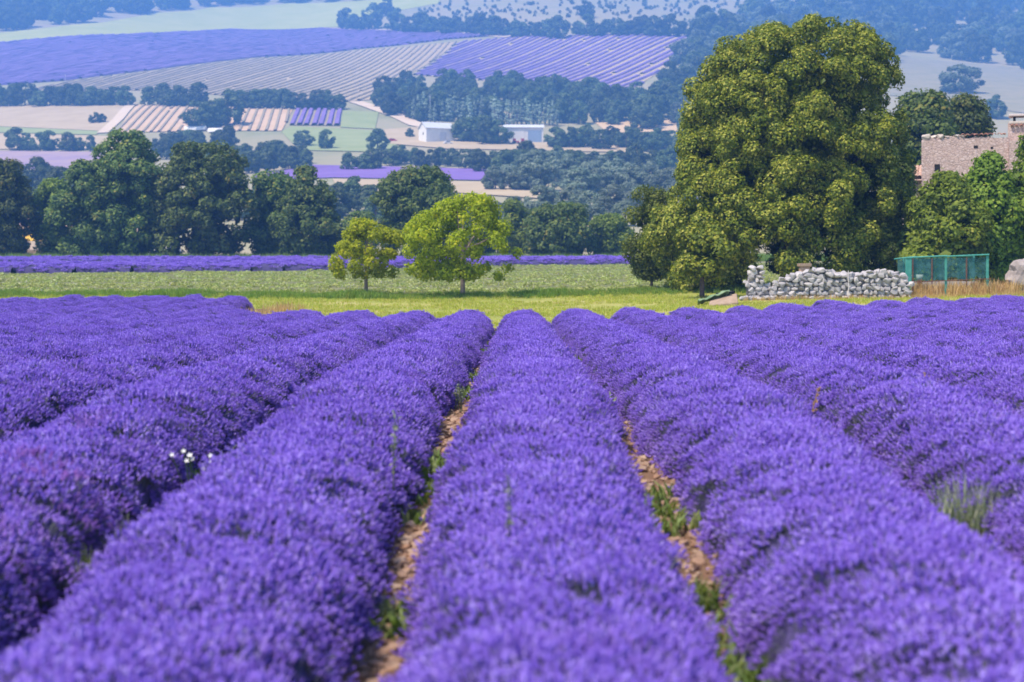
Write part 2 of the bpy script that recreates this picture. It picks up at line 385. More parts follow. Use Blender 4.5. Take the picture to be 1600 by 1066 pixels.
f_, pl = psheet('small_lavender_plot', [(459, 172), (533, 174), (531, 197.5), (454, 197)], M['tan_row'])
field_rows(f_, pl, wdir((490, 196), (497, 174)), 3.6, 2.8, 1.1, M['far_lav_row'])
psheet('green_plot', [(534, 174), (592, 176), (586, 203), (532, 200)], M['mint'])
psheet('green_bank', [(440, 207), (455, 199), (590, 205), (640, 240), (470, 236)], M['mint'])
f_, pl = psheet('pale_field', [(-60, 166), (205, 164), (160, 206), (-60, 196)], M['tan_field'])
psheet('green_verge', [(-60, 196.6), (155, 206.5), (150, 212), (-60, 207)], M['mint'])
psheet('grey_field', [(-60, 208), (150, 213), (210, 216), (200, 236), (-60, 234)], M['tan_field'])
f_, pl = psheet('mauve_field', [(-60, 236.5), (158, 239), (150, 264), (-60, 266)], M['pale_lav'])
f_, pl = psheet('lavender_strip', [(395, 276), (490, 259), (772, 266), (770, 284), (520, 279), (400, 284)], M['far_lav'])
psheet('pale_bank', [(520, 281), (770, 286), (870, 305), (870, 314), (700, 302), (530, 300)], M['tan_field'])
psheet('wheat_field', [(930, 193), (1060, 186), (1070, 206), (950, 209)], M['wheat'])
psheet('farm_yard', [(600, 204), (650, 200), (900, 225), (1000, 232), (1000, 240), (700, 234), (610, 226)], M['tan_field'], 0.42)
psheet('bare_slope', [(1390, 88), (1500, 98), (1680, 112), (1680, 190), (1390, 150)], M['scrub_field'])
def road(pts, w):
    P = [Vector(at(*p)) for p in pts]; L = []; Rr = []
    for i, p in enumerate(P):
        d = (P[min(i+1, len(P)-1)] - P[max(i-1, 0)]).normalized(); n = Vector((-d.y, d.x)) * w/2
        L.append(tuple(p+n)); Rr.append(tuple(p-n))
    return sheet('dirt_road', L + Rr[::-1], M['road'], 0.50, 5)
road([(206, 163), (185, 187), (160, 209)], 5.5)
road([(555, 160), (590, 172), (620, 182), (650, 196), (700, 206)], 8)
road([(500, 44.6), (640, 49), (760, 55.5), (830, 60)], 10)

# ------------------------------------------------------------------ scattering small plants with geometry nodes
def scatter_tree(name, coll):
    ng = bpy.data.node_groups.new(name, 'GeometryNodeTree')
    ng.interface.new_socket('Geometry', in_out='INPUT', socket_type='NodeSocketGeometry')
    ng.interface.new_socket('Geometry', in_out='OUTPUT', socket_type='NodeSocketGeometry')
    N = ng.nodes; gi = N.new('NodeGroupInput'); go = N.new('NodeGroupOutput')
    ip = N.new('GeometryNodeInstanceOnPoints'); ci = N.new('GeometryNodeCollectionInfo')
    ci.inputs['Collection'].default_value = coll; ci.inputs['Separate Children'].default_value = True; ci.inputs['Reset Children'].default_value = True
    ci.transform_space = 'ORIGINAL'
    def na(nm, ty):
        a = N.new('GeometryNodeInputNamedAttribute'); a.data_type = ty; a.inputs['Name'].default_value = nm
        return [s for s in a.outputs if s.enabled and s.name == 'Attribute'][0]
    er = N.new('FunctionNodeEulerToRotation'); L = ng.links
    L.new(na('rot', 'FLOAT_VECTOR'), er.inputs[0]); L.new(er.outputs[0], ip.inputs['Rotation'])
    L.new(na('scl', 'FLOAT'), ip.inputs['Scale']); L.new(na('pick', 'INT'), ip.inputs['Instance Index'])
    ip.inputs['Pick Instance'].default_value = True
    L.new(gi.outputs[0], ip.inputs['Points']); L.new(ci.outputs[0], ip.inputs['Instance']); L.new(ip.outputs[0], go.inputs[0])
    return ng
def library(name, meshes):
    c = bpy.data.collections.new(name)
    for i, me in enumerate(meshes): c.objects.link(bpy.data.objects.new('%s_%02d' % (name, i), me))
    return scatter_tree(name, c), len(meshes)
def scatter(name, lib, pts, normals, scl, parent=None, lean=0.6, tint=None, rng=R):
    """plants standing on pts, leaning with the surface normal"""
    ng, n = lib; pts = np.asarray(pts, np.float32); k = len(pts)
    nz = np.asarray(normals, float) * lean + np.array([0, 0, 1 - lean]); nz += rng.normal(0, .12, nz.shape); nz /= np.linalg.norm(nz, axis=1)[:, None]
    # rotation euler XYZ = Rz(c) Ry(b) Rx(0) after a spin about own z is not separable: build from tilt then read back
    spin = rng.uniform(0, 2*np.pi, k)
    ax = np.stack([np.cos(spin), np.sin(spin), np.zeros(k)], -1)
    xx = ax - nz * (ax * nz).sum(1)[:, None]; xx /= np.linalg.norm(xx, axis=1)[:, None]; yy = np.cross(nz, xx)
    by = np.arcsin(np.clip(-xx[:, 2], -1, 1)); bx = np.arctan2(yy[:, 2], nz[:, 2]); bz = np.arctan2(xx[:, 1], xx[:, 0])
    me = bpy.data.meshes.new(name); me.vertices.add(k); me.vertices.foreach_set('co', pts.ravel())
    a = me.attributes.new('rot', 'FLOAT_VECTOR', 'POINT'); a.data.foreach_set('vector', np.stack([bx, by, bz], -1).astype(np.float32).ravel())
    a = me.attributes.new('scl', 'FLOAT', 'POINT'); a.data.foreach_set('value', np.asarray(scl, np.float32))
    a = me.attributes.new('pick', 'INT', 'POINT'); a.data.foreach_set('value', rng.integers(0, n, k).astype(np.int32))
    a = me.attributes.new('tint', 'FLOAT', 'POINT'); a.data.foreach_set('value', (np.zeros(k) if tint is None else np.asarray(tint)).astype(np.float32))
    o = link(name, me, parent); md = o.modifiers.new('scatter', 'NODES'); md.node_group = ng
    return tag(o, kind='stuff')

def lavender_clump(rng, n=78, rad=0.20, k=1.0, whorls=5):
    V, Fc, mi, rn = [], [], [], []
    def add(vs, fs, m_, r_):
        b = len(V); V.extend(vs)
        for q in fs: Fc.append(tuple(b+i for i in q)); mi.append(m_); rn.append(r_)
    for _ in range(n):
        r = rad * math.sqrt(rng.random()); a = rng.uniform(0, 2*math.pi); base = Vector((r*math.cos(a)*.75, r*math.sin(a)*.75, -.05))
        d = Vector((math.cos(a)*r/rad*.30 + rng.normal(0, .24), math.sin(a)*r/rad*.30 + rng.normal(0, .24), 1)).normalized()
        L = rng.uniform(.075, .115); hl = rng.uniform(.022, .036) * k; hr = rng.uniform(.0058, .0082) * k
        e1 = d.orthogonal().normalized(); e2 = d.cross(e1); ph = rng.uniform(0, 6.28); tone = rng.random()
        top = base + d * L; sr = .0016 * k
        tri = [e1*math.cos(ph+w) + e2*math.sin(ph+w) for w in (0, 2.094, 4.189)]
        add([base + q*sr for q in tri] + [top + q*sr for q in tri], [(0,1,4),(0,4,3),(1,2,5),(1,5,4),(2,0,3),(2,3,5)], 0, tone)
        for w in range(whorls):
            c = top + d * (hl * (w + .5) / whorls * (0.8 if w == 0 else 1)); rr = hr * (1.0, 1.15, 1.1, .95, .6)[min(w, 4)] * rng.uniform(.8, 1.2); hz = hl / whorls * .75
            ring = []
            for s in range(5):
                w_ = ph + w*.6 + s*1.2566; ring.append(c + (e1*math.cos(w_) + e2*math.sin(w_)) * rr * rng.uniform(.7, 1.3) + d*rng.normal(0, hz*.2))
            add(ring + [c + d*hz, c - d*hz], [x for s in range(5) for x in ((s, (s+1) % 5, 5), ((s+1) % 5, s, 6))], 1, min(1, max(0, tone*.7 + rng.uniform(0, .3))))
    return mesh_np('lavender_clump', [tuple(v) for v in V], Fc, [M['stem'], M['flower']], rn, mi)
lav_lib = library('lavender_clump', [lavender_clump(np.random.default_rng(50+i)) for i in range(7)])
lav_far_lib = library('lavender_bunch', [lavender_clump(np.random.default_rng(90+i), 40, .17, 2.0, 3) for i in range(4)])

def blade_clump(rng, mat, n, h, spread, w, bend=.4):
    V, Q, rn = [], [], []
    for _ in range(n):
        a = rng.uniform(0, 6.28); r = spread*math.sqrt(rng.random()); p = Vector((r*math.cos(a), r*math.sin(a), -.01))
        a2 = rng.uniform(0, 6.28); d = Vector((math.cos(a2), math.sin(a2), 0)); s = Vector((-d.y, d.x, 0)) * w/2; hh = h*rng.uniform(.5, 1.1); bd = bend*rng.uniform(.1, 1)
        m1 = p + d*hh*bd*.3 + Vector((0, 0, hh*.6)); tp = p + d*hh*bd + Vector((0, 0, hh)); b = len(V)
        V += [p-s, p+s, m1+s*.8, m1-s*.8, tp+s*.15, tp-s*.15]; Q += [(b, b+1, b+2, b+3), (b+3, b+2, b+4, b+5)]; c = rng.random(); rn += [c, c]
    return mesh_np('blades', [tuple(v) for v in V], Q, mat, rn)
grass_lib = library('grass_tuft', [blade_clump(np.random.default_rng(i), M['grassblade'], 16, .10, .16, .016) for i in range(4)])
long_lib = library('long_grass_tuft', [blade_clump(np.random.default_rng(20+i), M['longgrass'], 22, .30, .20, .02) for i in range(4)])
straw_lib = library('straw_tuft', [blade_clump(np.random.default_rng(30+i), M['straw'], 20, .42, .20, .016) for i in range(3)])
weed_lib = library('ground_weed', [blade_clump(np.random.default_rng(40+i), M['weedleaf'], 18, .09, .10, .022, 1.0) for i in range(3)])
def leafy(rng, mat, n, r, h, s):
    d = rng.normal(size=(n, 3)); d /= np.linalg.norm(d, axis=1)[:, None]; d[:, 2] = np.abs(d[:, 2])
    p = d * np.array([r, r, h]) * rng.uniform(.55, 1.05, (n, 1)); V, Q, rn = leaves(p, d, np.full(n, s), rng)
    return mesh_np('leafy', V, Q, mat, rn)

def leaves(p, nrm, size, rng, aspect=.72, jit=.55):
    """a rhombic leaf at each point, roughly facing nrm"""
    n = nrm + rng.normal(0, jit, nrm.shape); n /= np.linalg.norm(n, axis=1)[:, None] + 1e-9
    a = rng.normal(size=n.shape); a -= n * (a*n).sum(1)[:, None]; a /= np.linalg.norm(a, axis=1)[:, None] + 1e-9; b = np.cross(n, a)
    s = (np.asarray(size) * rng.uniform(.7, 1.3, len(p)))[:, None]
    V = np.stack([p - a*s*.5, p + b*s*.5*aspect - n*s*.08, p + a*s*.5, p - b*s*.5*aspect - n*s*.08], 1).reshape(-1, 3)
    return V, np.arange(len(p)*4).reshape(-1, 4), rng.random(len(p))
crop_lib = library('crop_plant', [leafy(np.random.default_rng(60+i), M['cropleaf'], 60, .34, .15, .10) for i in range(4)])

# ------------------------------------------------------------------ the lavender rows
S = 1.5; X0 = 0.17
def row_mesh(xk, y0, y1, rng, whalf=.56, h0=.53):
    dy = .14; Y = np.arange(y0, y1, dy); nY = len(Y); nT = 17; tt = np.linspace(-.12, np.pi+.12, nT)
    hump = np.zeros(nY); y = y0 - rng.uniform(0, 1); wx = np.zeros(nY)
    while y < y1 + 1:
        L = rng.uniform(1.1, 1.9); amp = rng.uniform(.86, 1.08); q = 1 - ((Y - y)/(L*.62))**2
        hump = np.maximum(hump, amp*np.clip(q, 0, 1)); y += L * .78
    hump = .70 + .30*hump; ph = rng.uniform(0, 6.28, 6)
    cx = xk + .035*np.sin(Y*.9+ph[0]) + .03*np.sin(Y*.33+ph[1]); end = np.sqrt(np.clip((y1 - Y) / .8, 0.0, 1)) * np.sqrt(np.clip((Y - y0) / .5 + .2, 0, 1))
    wh = whalf*(.90+.10*hump)*(1+.05*np.sin(Y*2.1+ph[2])) * (.25+.75*end); hh = h0*hump*(1+.04*np.sin(Y*1.3+ph[3])) * (.08+.92*end)
    ct, st = np.cos(tt), np.sin(tt)
    prof = np.sign(st)*np.abs(st)**.85
    rough = 1 + .035*np.sin(Y[:, None]*7+tt*5+ph[4]) + rng.normal(0, .012, (nY, nT))
    X = cx[:, None] - wh[:, None]*ct*rough; Z = g(cx, Y)[:, None] + hh[:, None]*prof*rough; YY = np.repeat(Y[:, None], nT, 1)
    P = np.stack([X, YY, Z], -1); id_ = np.arange(nY*nT).reshape(nY, nT)
    Q = np.stack([id_[:-1, :-1], id_[1:, :-1], id_[1:, 1:], id_[:-1, 1:]], -1).reshape(-1, 4)
    return P, Q
def sample_grid(P, dens, rng, keep):
    a, b, c, d = P[:-1, :-1], P[1:, :-1], P[1:, 1:], P[:-1, 1:]
    nr = np.cross(d - a, b - a); nr = nr.reshape(-1, 3); ar = np.linalg.norm(nr, axis=1); nr /= ar[:, None] + 1e-9
    nr[nr[:, 2] < -.2] *= 1
    cnt = rng.poisson(ar * dens); i = np.repeat(np.arange(len(ar)), cnt); s, t_ = rng.random(len(i))[:, None], rng.random(len(i))[:, None]
    A, B, C, D = (q.reshape(-1, 3)[i] for q in (a, b, c, d))
    p = A*(1-s)*(1-t_) + B*s*(1-t_) + C*s*t_ + D*(1-s)*t_; n = nr[i]
    k = keep(p, n); return p[k], n[k]
def in_view(p, margin):
    return np.abs(p[:, 0]) < (810/F) * p[:, 1] + margin
patches = [(-2.75, 8.4, .8, .75), (-2.9, 10.2, .5, .5), (-5.2, 14.5, 1.4, .35), (3.3, 7.2, 1.3, .3), (-2.4, 7.4, .8, .35), (7.5, 17, 2, .25)]
ORD = ['', 'first', 'second', 'third', 'fourth', 'fifth', 'sixth', 'seventh', 'eighth', 'ninth', 'tenth', 'eleventh', 'twelfth']
for k in range(-14, 13):
    rng = np.random.default_rng(200 + k); xk = X0 + S*k
    if k <= -7: y1 = 57.6 + rng.uniform(-.6, .6)
    elif k == -6: y1 = 47.5
    elif k <= 4: y1 = 43.2 + rng.uniform(-.5, .5)
    else: y1 = 44.2 + (k-4)*.75 + rng.uniform(-.5, .5)
    y0 = max(3.4, abs(xk) / (810/F) - 15)
    P, Q = row_mesh(xk, y0, y1, rng, .575 if abs(k) <= 1 else .535)
    if k == 0: lab = 'middle lavender row running straight ahead with a gravel gap on either side'
    elif k > 0: lab = ORD[k] + ' lavender row to the right of the middle row'
    elif k > -7: lab = ORD[-k] + ' lavender row to the left of the middle row'
    else: lab = ORD[-k-6] + ' of the longer lavender rows counted from the dry tuft at the grass corner'
    row = empty('lavender_row', (xk, y0, float(g(xk, y0))), 0, lab, 'lavender row', 'lavender rows of the front field' if k > -7 else 'longer lavender rows beside the grass corner')
    o = link('foliage', mesh_np('foliage', P.reshape(-1, 3) - np.array(row.location), Q, M['mound'], smooth=True), row)
    def keep(p, n):
        side = 1 - np.abs(n[:, 0])**1.5
        return in_view(p, 4.6) & (rng.random(len(p)) < .72 + .28*side) & (n[:, 2] > -.25)
    p, n = sample_grid(P, 64, rng, keep)
    tint = np.clip(rng.normal(-.05, .07, len(p)), 0, 1)
    for (px_, py_, pr, pa) in patches:
        dd = np.hypot(p[:, 0]-px_, (p[:, 1]-py_)); tint = np.maximum(tint, pa*np.clip(1-dd/pr, 0, 1)*(rng.random(len(p)) < .55))
    scatter('flower_spikes', lav_lib, p - np.array(row.location), n, rng.uniform(.8, 1.15, len(p)) * (1 - .25*np.abs(n[:, 0])**1.5), row, .72, tint, rng)

# second lavender field beyond the young crop, rows across
def strip_field():
    rng = np.random.default_rng(5); V, Q, P_all, N_all = [], [], [], []; base = 0
    near = lambda X: np.interp(X, [-70, -45, -20, 0, 40], [112, 115, 128, 150, 155])
    for yb in np.arange(112, 172, 2.0):
        X = np.arange(-66, 14, .8); Y = yb + .04*X + rng.normal(0, .05, len(X)); ok = (Y > near(X)) & ~((X < -38) & (Y > 141) & (Y < 150))
        if ok.sum() < 4: continue
        X, Y = X[ok], Y[ok]; n = len(X); hh = .55*(1+.12*rng.standard_normal(n)); z = g(X, Y)
        for o_, h_ in ((-.75, .0), (-.55, .6), (0, 1), (.55, .6), (.75, 0)): V.append(np.stack([X, Y+o_, z + hh*h_], -1))
        gap = np.diff(X) < 1.5
        for r_ in range(4):
            i0 = base + r_*n + np.arange(n-1)[gap]; Q.append(np.stack([i0, i0+1, i0+n+1, i0+n], -1))
        base += 5*n
        m_ = n*9; j = rng.integers(0, n, m_); oo = rng.uniform(-.65, .65, m_)
        x_ = X[j]+rng.uniform(-.4, .4, m_); y_ = Y[j]+oo; P_all.append(np.stack([x_, y_, g(x_, y_) + hh[j]*(1-(oo/.8)**2)*.9], -1)); N_all.append(np.stack([0*oo, oo, np.ones(m_)*.8], -1))
    fld = tag(link('lavender_field', mesh_np('lavender_field', np.concatenate(V), np.concatenate(Q), M['mound'], smooth=True)), kind='structure')
    p = np.concatenate(P_all); scatter('flower_spikes', lav_far_lib, p, np.concatenate(N_all), rng.uniform(1.2, 1.8, len(p)), fld, .4, None, rng)
strip_field()

# ------------------------------------------------------------------ soil between rows: gravel and weeds
def hull_stone(rng, sx, sy, sz, n=15):
    bm = bmesh.new()
    for _ in range(n):
        d = rng.normal(size=3); d /= np.abs(d).max()**.8 * np.linalg.norm(d)**.2
        bm.verts.new((d[0]*sx*.5, d[1]*sy*.5, d[2]*sz*.5))
    r = bmesh.ops.convex_hull(bm, input=bm.verts[:])
    bmesh.ops.delete(bm, geom=[e for e in r['geom_interior'] + r['geom_unused'] if isinstance(e, bmesh.types.BMVert)], context='VERTS')
    bmesh.ops.recalc_face_normals(bm, faces=bm.faces)
    me = bpy.data.meshes.new('stone'); bm.to_mesh(me); bm.free(); return me
gl = []
for i in range(6):
    me = hull_stone(np.random.default_rng(300+i), .07, .055, .035, 11); me.materials.append(M['gravel']); gl.append(me)
grav_lib = library('gravel_stone', gl)
rng = np.random.default_rng(11); pts = []; sc_ = []; wp = []
for k in range(-9, 9):
    xg = X0 + S*(k+.5); n = 2600 if k in (-1, 0) else 350
    y = 5 + 28*rng.random(n)**1.6; x = xg + rng.normal(0, .13, n)
    gate = (np.sin(y*1.7+k) + np.sin(y*.63+2*k)) > -1.1
    pts.append(np.stack([x, y, g(x, y)+.012], -1)[gate]); sc_.append(.35 + 1.3*rng.random(gate.sum())**2.2)
    n2 = 420; y = 5 + 38*rng.random(n2)**1.3; x = xg + rng.normal(0, .12, n2); w_ = (np.sin(y*1.7+k) + np.sin(y*.63+2*k)) < -.35
    wp.append(np.stack([x, y, g(x, y)+.006], -1)[w_])
p = np.concatenate(pts); o = scatter('gravel', grav_lib, p, np.tile([0, 0, 1.], (len(p), 1)), np.concatenate(sc_), None, .2); tag(o, 'loose reddish gravel on the soil between the lavender rows', 'gravel')
p = np.concatenate(wp); o = scatter('ground_weeds', weed_lib, p, np.tile([0, 0, 1.], (len(p), 1)), rng.uniform(.7, 1.6, len(p)), None, .2); tag(o, 'low green weeds growing on the soil between the lavender rows', 'weeds')

# ------------------------------------------------------------------ grass strip, verge, young crop
rng = np.random.default_rng(12)
def grass_pts(n, xa, xb, ya, yb): return np.stack([rng.uniform(xa, xb, n), rng.uniform(ya, yb, n)], -1)
q = grass_pts(30000, -30, 36, 43.5, 72); q = q[(q[:, 1] > 44.5) & ~((q[:, 0] < -8.8) & (q[:, 1] < 58.6)) & ~((q[:, 0] > 7) & (q[:, 1] < 46 + (q[:, 0]-7)*.5))]
q = q[np.sin(q[:, 0]*.8+q[:, 1]*.35) + np.sin(q[:, 0]*.33-q[:, 1]*.9) + rng.normal(0, .7, len(q)) > -.8]
p = np.column_stack([q, g(q[:, 0], q[:, 1])+.015]); o = scatter('mown_grass', grass_lib, p, np.tile([0, 0, 1.], (len(p), 1)), rng.uniform(.6, 1.3, len(p)), None, .2)
tag(o, 'short yellow-green mown grass between the lavender and the young trees', 'grass')
q = grass_pts(9000, -32, 30, 66, 75); q = q[np.abs(q[:, 1] - 70 - 1.2*np.sin(q[:, 0]*.25)) < 2.6 + rng.normal(0, .6, len(q))]
p = np.column_stack([q, g(q[:, 0], q[:, 1])+.02]); o = scatter('long_grass', long_lib, p, np.tile([0, 0, 1.], (len(p), 1)), rng.uniform(.5, 1.2, len(p))*(.75+.35*np.sin(p[:, 0]*1.1)*np.sin(p[:, 0]*.37+1)), None, .2)
tag(o, 'uncut greener grass strip under the two small trees', 'grass')
P_ = []
for ib, yb in enumerate(np.concatenate([np.arange(74.5, 112, 1.5), np.arange(112, 166, 2.0)])):
    if ib % 7 in (4, 5): continue
    X = np.arange(-62, 40, .42); Y = yb + .035*X + rng.normal(0, .08, len(X)); lim = np.interp(X, [-70, -45, -20, 0, 40], [111, 114, 127, 149, 154])
    k_ = (Y < lim) & (np.abs(X) < Y*.36+3) & (Y > 73.5) & (rng.random(len(X)) < .80 + .2*math.sin(yb*3)) & (np.sin(X*.21+yb*.5)+np.sin(yb*1.1-X*.07) > -1.55)
    P_.append(np.column_stack([X[k_], Y[k_], g(X[k_], Y[k_])+.02]))
p = np.concatenate(P_); o = scatter('young_crop', crop_lib, p, np.tile([0, 0, 1.], (len(p), 1)), rng.uniform(.6, 1.25, len(p)), None, .1)
tag(o, 'pale green low crop planted in rows beyond the small trees', 'crop')
q = grass_pts(3500, -75, 40, 172, 184); p = np.column_stack([q, g(q[:, 0], q[:, 1])+.02])
o = scatter('tall_grass', long_lib, p, np.tile([0, 0, 1.], (len(p), 1)), rng.uniform(1.2, 3.2, len(p)), None, .1); tag(o, 'tall rough grass at the foot of the dark tree line', 'grass')
# dry tufts: by the corner of the left rows, along the stone wall and in the pen
q = np.concatenate([np.column_stack([rng.normal(-8.6, .35, 60), rng.uniform(46, 58, 60)]), np.column_stack([rng.uniform(9, 27, 300), rng.normal(61.4, .25, 300)]), np.column_stack([rng.uniform(16, 20.5, 260), rng.uniform(62, 64.2, 260)])])
p = np.column_stack([q, g(q[:, 0], q[:, 1])+.02]); sc_ = np.concatenate([rng.uniform(.6, 1.1, 60), rng.uniform(.3, .6, 300), rng.uniform(.7, 1.6, 260)])
o = scatter('dry_grass', straw_lib, p, np.tile([0, 0, 1.], (len(p), 1)), sc_, None, .2); tag(o, 'straw coloured dry grass tufts along the stone wall and field corner', 'grass')

# ------------------------------------------------------------------ trees
def make_lobes(rng, width, z0, z1, n, rl, shape, depth=None):
    """lobe centres spread through a crown whose half-width at relative height t is shape(t)*width/2"""
    out = []; depth = depth or width; ph = rng.uniform(0, 6.28, 4)
    while len(out) < n:
        t_ = rng.random(); a = rng.uniform(0, 2*math.pi); s = shape(t_)
        if rng.random() > s + .15: continue
        q = rng.uniform(.45, 1.0)**.6; r = rl*rng.uniform(.75, 1.25)
        wv = 1 + .16*math.sin(2*a+ph[0]) * math.sin(5*t_+ph[1]) + .16*math.sin(11*t_+a+ph[2]) + .08*math.sin(3*a+ph[3])
        hw = max(.05, s*width*wv/2 - r*.5); hd = max(.05, s*depth*wv/2 - r*.5)
        out.append((q*hw*math.cos(a), q*hd*math.sin(a), min(max(z0 + t_*(z1-z0), z0 + r*.85), z1 - r*.8), r))
    return np.array(out)
def crown_mesh(name, lobes, per, size, mat, rng, core=True, flat=.85, hang=.0, ragged=.25, jit=.38):
    Ps, Ns, Ls = [], [], []
    ctr = lobes[:, :3].mean(0)
    for (x, y, z, r) in lobes:
        n = int(per * r * r); d = rng.normal(size=(n, 3)); d /= np.linalg.norm(d, axis=1)[:, None]
        od = np.array([x, y, z]) - ctr; od /= np.linalg.norm(od) + 1e-6
        k = (d @ od + .5*d[:, 2]) > rng.uniform(-.9, .2, n); d = d[k]
        rr = r * (1 - np.abs(rng.normal(0, ragged, len(d)))) * (1 + .12*np.sin(d[:, 0]*5+x)*np.sin(d[:, 1]*5+y))
        rr = np.where(rng.random(len(d)) < .06, rr*1.18, rr)
        p = d * rr[:, None] * np.array([1, 1, flat]) + (x, y, z); p[:, 2] -= hang*rng.random(len(d))
        Ps.append(p); Ns.append(d + np.array([0, 0, .35])); Ls.append(np.full(len(d), rng.random()))
    p = np.concatenate(Ps); V, Q, rn = leaves(p, np.concatenate(Ns), np.full(len(p), size), rng, .72, jit)
    rn = np.clip(rn*.75 + np.concatenate(Ls)*.25, 0, 1)
    if core:   # larger leaves deep inside close the crown; dark tones paint the inner shade
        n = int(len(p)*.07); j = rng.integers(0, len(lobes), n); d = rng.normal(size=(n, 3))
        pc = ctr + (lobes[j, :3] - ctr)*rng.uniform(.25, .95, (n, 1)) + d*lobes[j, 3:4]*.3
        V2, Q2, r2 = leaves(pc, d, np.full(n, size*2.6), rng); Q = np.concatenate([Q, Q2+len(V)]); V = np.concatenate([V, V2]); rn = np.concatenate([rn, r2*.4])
    return mesh_np(name, V, Q, mat, rn)
def trunk_mb(rng, h, r, lobes, nlimb=7, lean=(0, 0), fork=.45):
    tr = MB(); tr.tube([(0, 0, -.15), (lean[0]*.1, lean[1]*.1, h*.08), (lean[0]*.5, lean[1]*.5, h*.3), (lean[0], lean[1], h*fork), (lean[0], lean[1], h*.72)], [r*1.35, r*1.05, r*.88, r*.75, r*.2], 10)
    lb = []
    for i in rng.choice(len(lobes), min(nlimb, len(lobes)), replace=False):
        e = Vector(lobes[i, :3]); s = Vector((lean[0], lean[1], h*fork*rng.uniform(.75, 1.1))); md = s.lerp(e, .5) + Vector((0, 0, -abs(e.z-s.z)*.12))
        lb.append(MB().tube([s, s.lerp(md, .5), md, e], [r*.5, r*.4, r*.28, r*.08], 7))
    return tr, lb
def tree(name, base, width, height, clear, label, rng_seed, mat, n=45, rl=.8, per=420, size=.2, shape=None, cat='tree', group=None, bark='bark', r=.16, depth=None, nlimb=7, **kw):
    rng = np.random.default_rng(rng_seed); shape = shape or (lambda t_: math.sin(math.pi*min(1, .12+.82*t_))**.6)
    root = empty(name, base, rng.uniform(-.3, .3), label, cat, group)
    lb = make_lobes(rng, width, clear, height, n, rl, shape, depth)
    t_, limbs = trunk_mb(rng, height, r, lb, nlimb)
    t_.build('trunk', M[bark], root, True)
    for q in limbs: q.build('limb', M[bark], root, True)
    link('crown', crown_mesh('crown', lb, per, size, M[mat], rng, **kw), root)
    return root

# the great lime tree beside the stone wall
LY = 72.0
def lime_tree():
    rng = np.random.default_rng(3); pm = LY/F
    base = Vector(((1236-U0)*pm, LY, 0)); base.z = float(g(base.x, base.y))
    zof = lambda v: H - (v-V0)*pm - base.z
    prof = [(28, 1262, 34), (50, 1257, 98), (75, 1250, 134), (105, 1243, 156), (150, 1237, 173), (200, 1234, 183), (250, 1230, 195), (300, 1224, 207), (350, 1219, 211), (400, 1215, 206), (440, 1212, 185)]
    vv = [a for a, _, _ in prof]; cc = [b for _, b, _ in prof]; ww = [c for _, _, c in prof]
    L = []
    def cand():
        while True:
            v = rng.uniform(42, 432); r = rng.uniform(.6, .9); a = rng.uniform(0, 2*math.pi)
            if rng.random() > (np.interp(v, vv, ww) / 200)**.8: continue
            if math.sin(a) > .45 and rng.random() < .6: continue
            hw = max(.2, np.interp(v, vv, ww)*pm - r*.8); q = rng.uniform(.62, 1.0)**.5
            if v > 395 and 1105 < np.interp(v, vv, cc) + q*hw*math.cos(a)/pm < 1200 and rng.random() < .6: continue
            return ((np.interp(v, vv, cc)-1236)*pm + q*hw*math.cos(a), q*hw*.92*math.sin(a), zof(v) - r*.25, r)
    B = []
    while len(B) < 165:     # boughs spread evenly: of a few candidates keep the one farthest from the others
        C = [cand() for _ in range(7)]
        if B:
            A = np.array(B)[:, :3]; C.sort(key=lambda c: -np.min(((A - np.array(c[:3]))**2).sum(1)))
        B.append(C[0])
    mid = np.array([0, 0, zof(290)])
    for (x, y, z, r) in B:
        out = np.array([x, y, z]) - mid; out /= np.linalg.norm(out)
        R_ = rng.uniform(.8, 1.1); k_ = 0
        while k_ < 6:
            d = rng.normal(size=3); d /= np.linalg.norm(d)
            if d @ out + .5*d[2] < -.1: continue
            L.append((x + d[0]*R_*.75 - out[0]*.3, y + d[1]*R_*.75 - out[1]*.3, z + d[2]*R_*.7 - out[2]*.3, rng.uniform(.36, .62))); k_ += 1
    for _ in range(110):   # inner foliage
        x, y, z, r = cand(); q = rng.uniform(.45, .8); L.append((x*q, y*q, mid[2] + (z-mid[2])*q, .8))
    L = np.array(L)
    root = empty('lime_tree', base, 0, 'huge domed lime tree with dense clumped foliage and pale bracts behind the stone wall', 'tree')
    t_, limbs = trunk_mb(rng, 12.5, .42, L, 16, fork=.3); t_.build('trunk', M['bark'], root, True)
    for q in limbs: q.build('limb', M['bark'], root, True)
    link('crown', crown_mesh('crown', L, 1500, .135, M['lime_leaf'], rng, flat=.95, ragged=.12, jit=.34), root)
lime_tree()

# two small bright trees on the grass
def ptree(name, u, vb, Y, w_px, vtop, vclear, label, seed, mat, **kw):
    x = (u-U0)/F*Y; z = float(g(x, Y)); pm = Y/F
    return tree(name, (x, Y, z), w_px*pm, H-(vtop-V0)*pm - z, H-(vclear-V0)*pm - z, label, seed, M and mat, **kw)
wal = lambda t_: (.55+.45*math.sin(math.pi*min(1, .15+.6*t_))) if t_ < .45 else max(.12, 1-((t_-.40)/.62)**2.0)**.75
ptree('walnut_tree', 572, 460, 71.0, 126, 341, 437, 'smaller yellow-green young tree with a slim pale trunk', 21, 'walnut_leaf', n=62, rl=.40, per=1150, size=.15, shape=wal, bark='bark_pale', r=.085, core=False, ragged=.35)
ptree('walnut_tree', 723, 466, 69.0, 190, 300, 440, 'larger yellow-green young tree with a wide spreading crown on a short pale trunk', 22, 'walnut_leaf', n=120, rl=.46, per=1000, size=.155, shape=wal, bark='bark_pale', r=.10, core=False, ragged=.35)
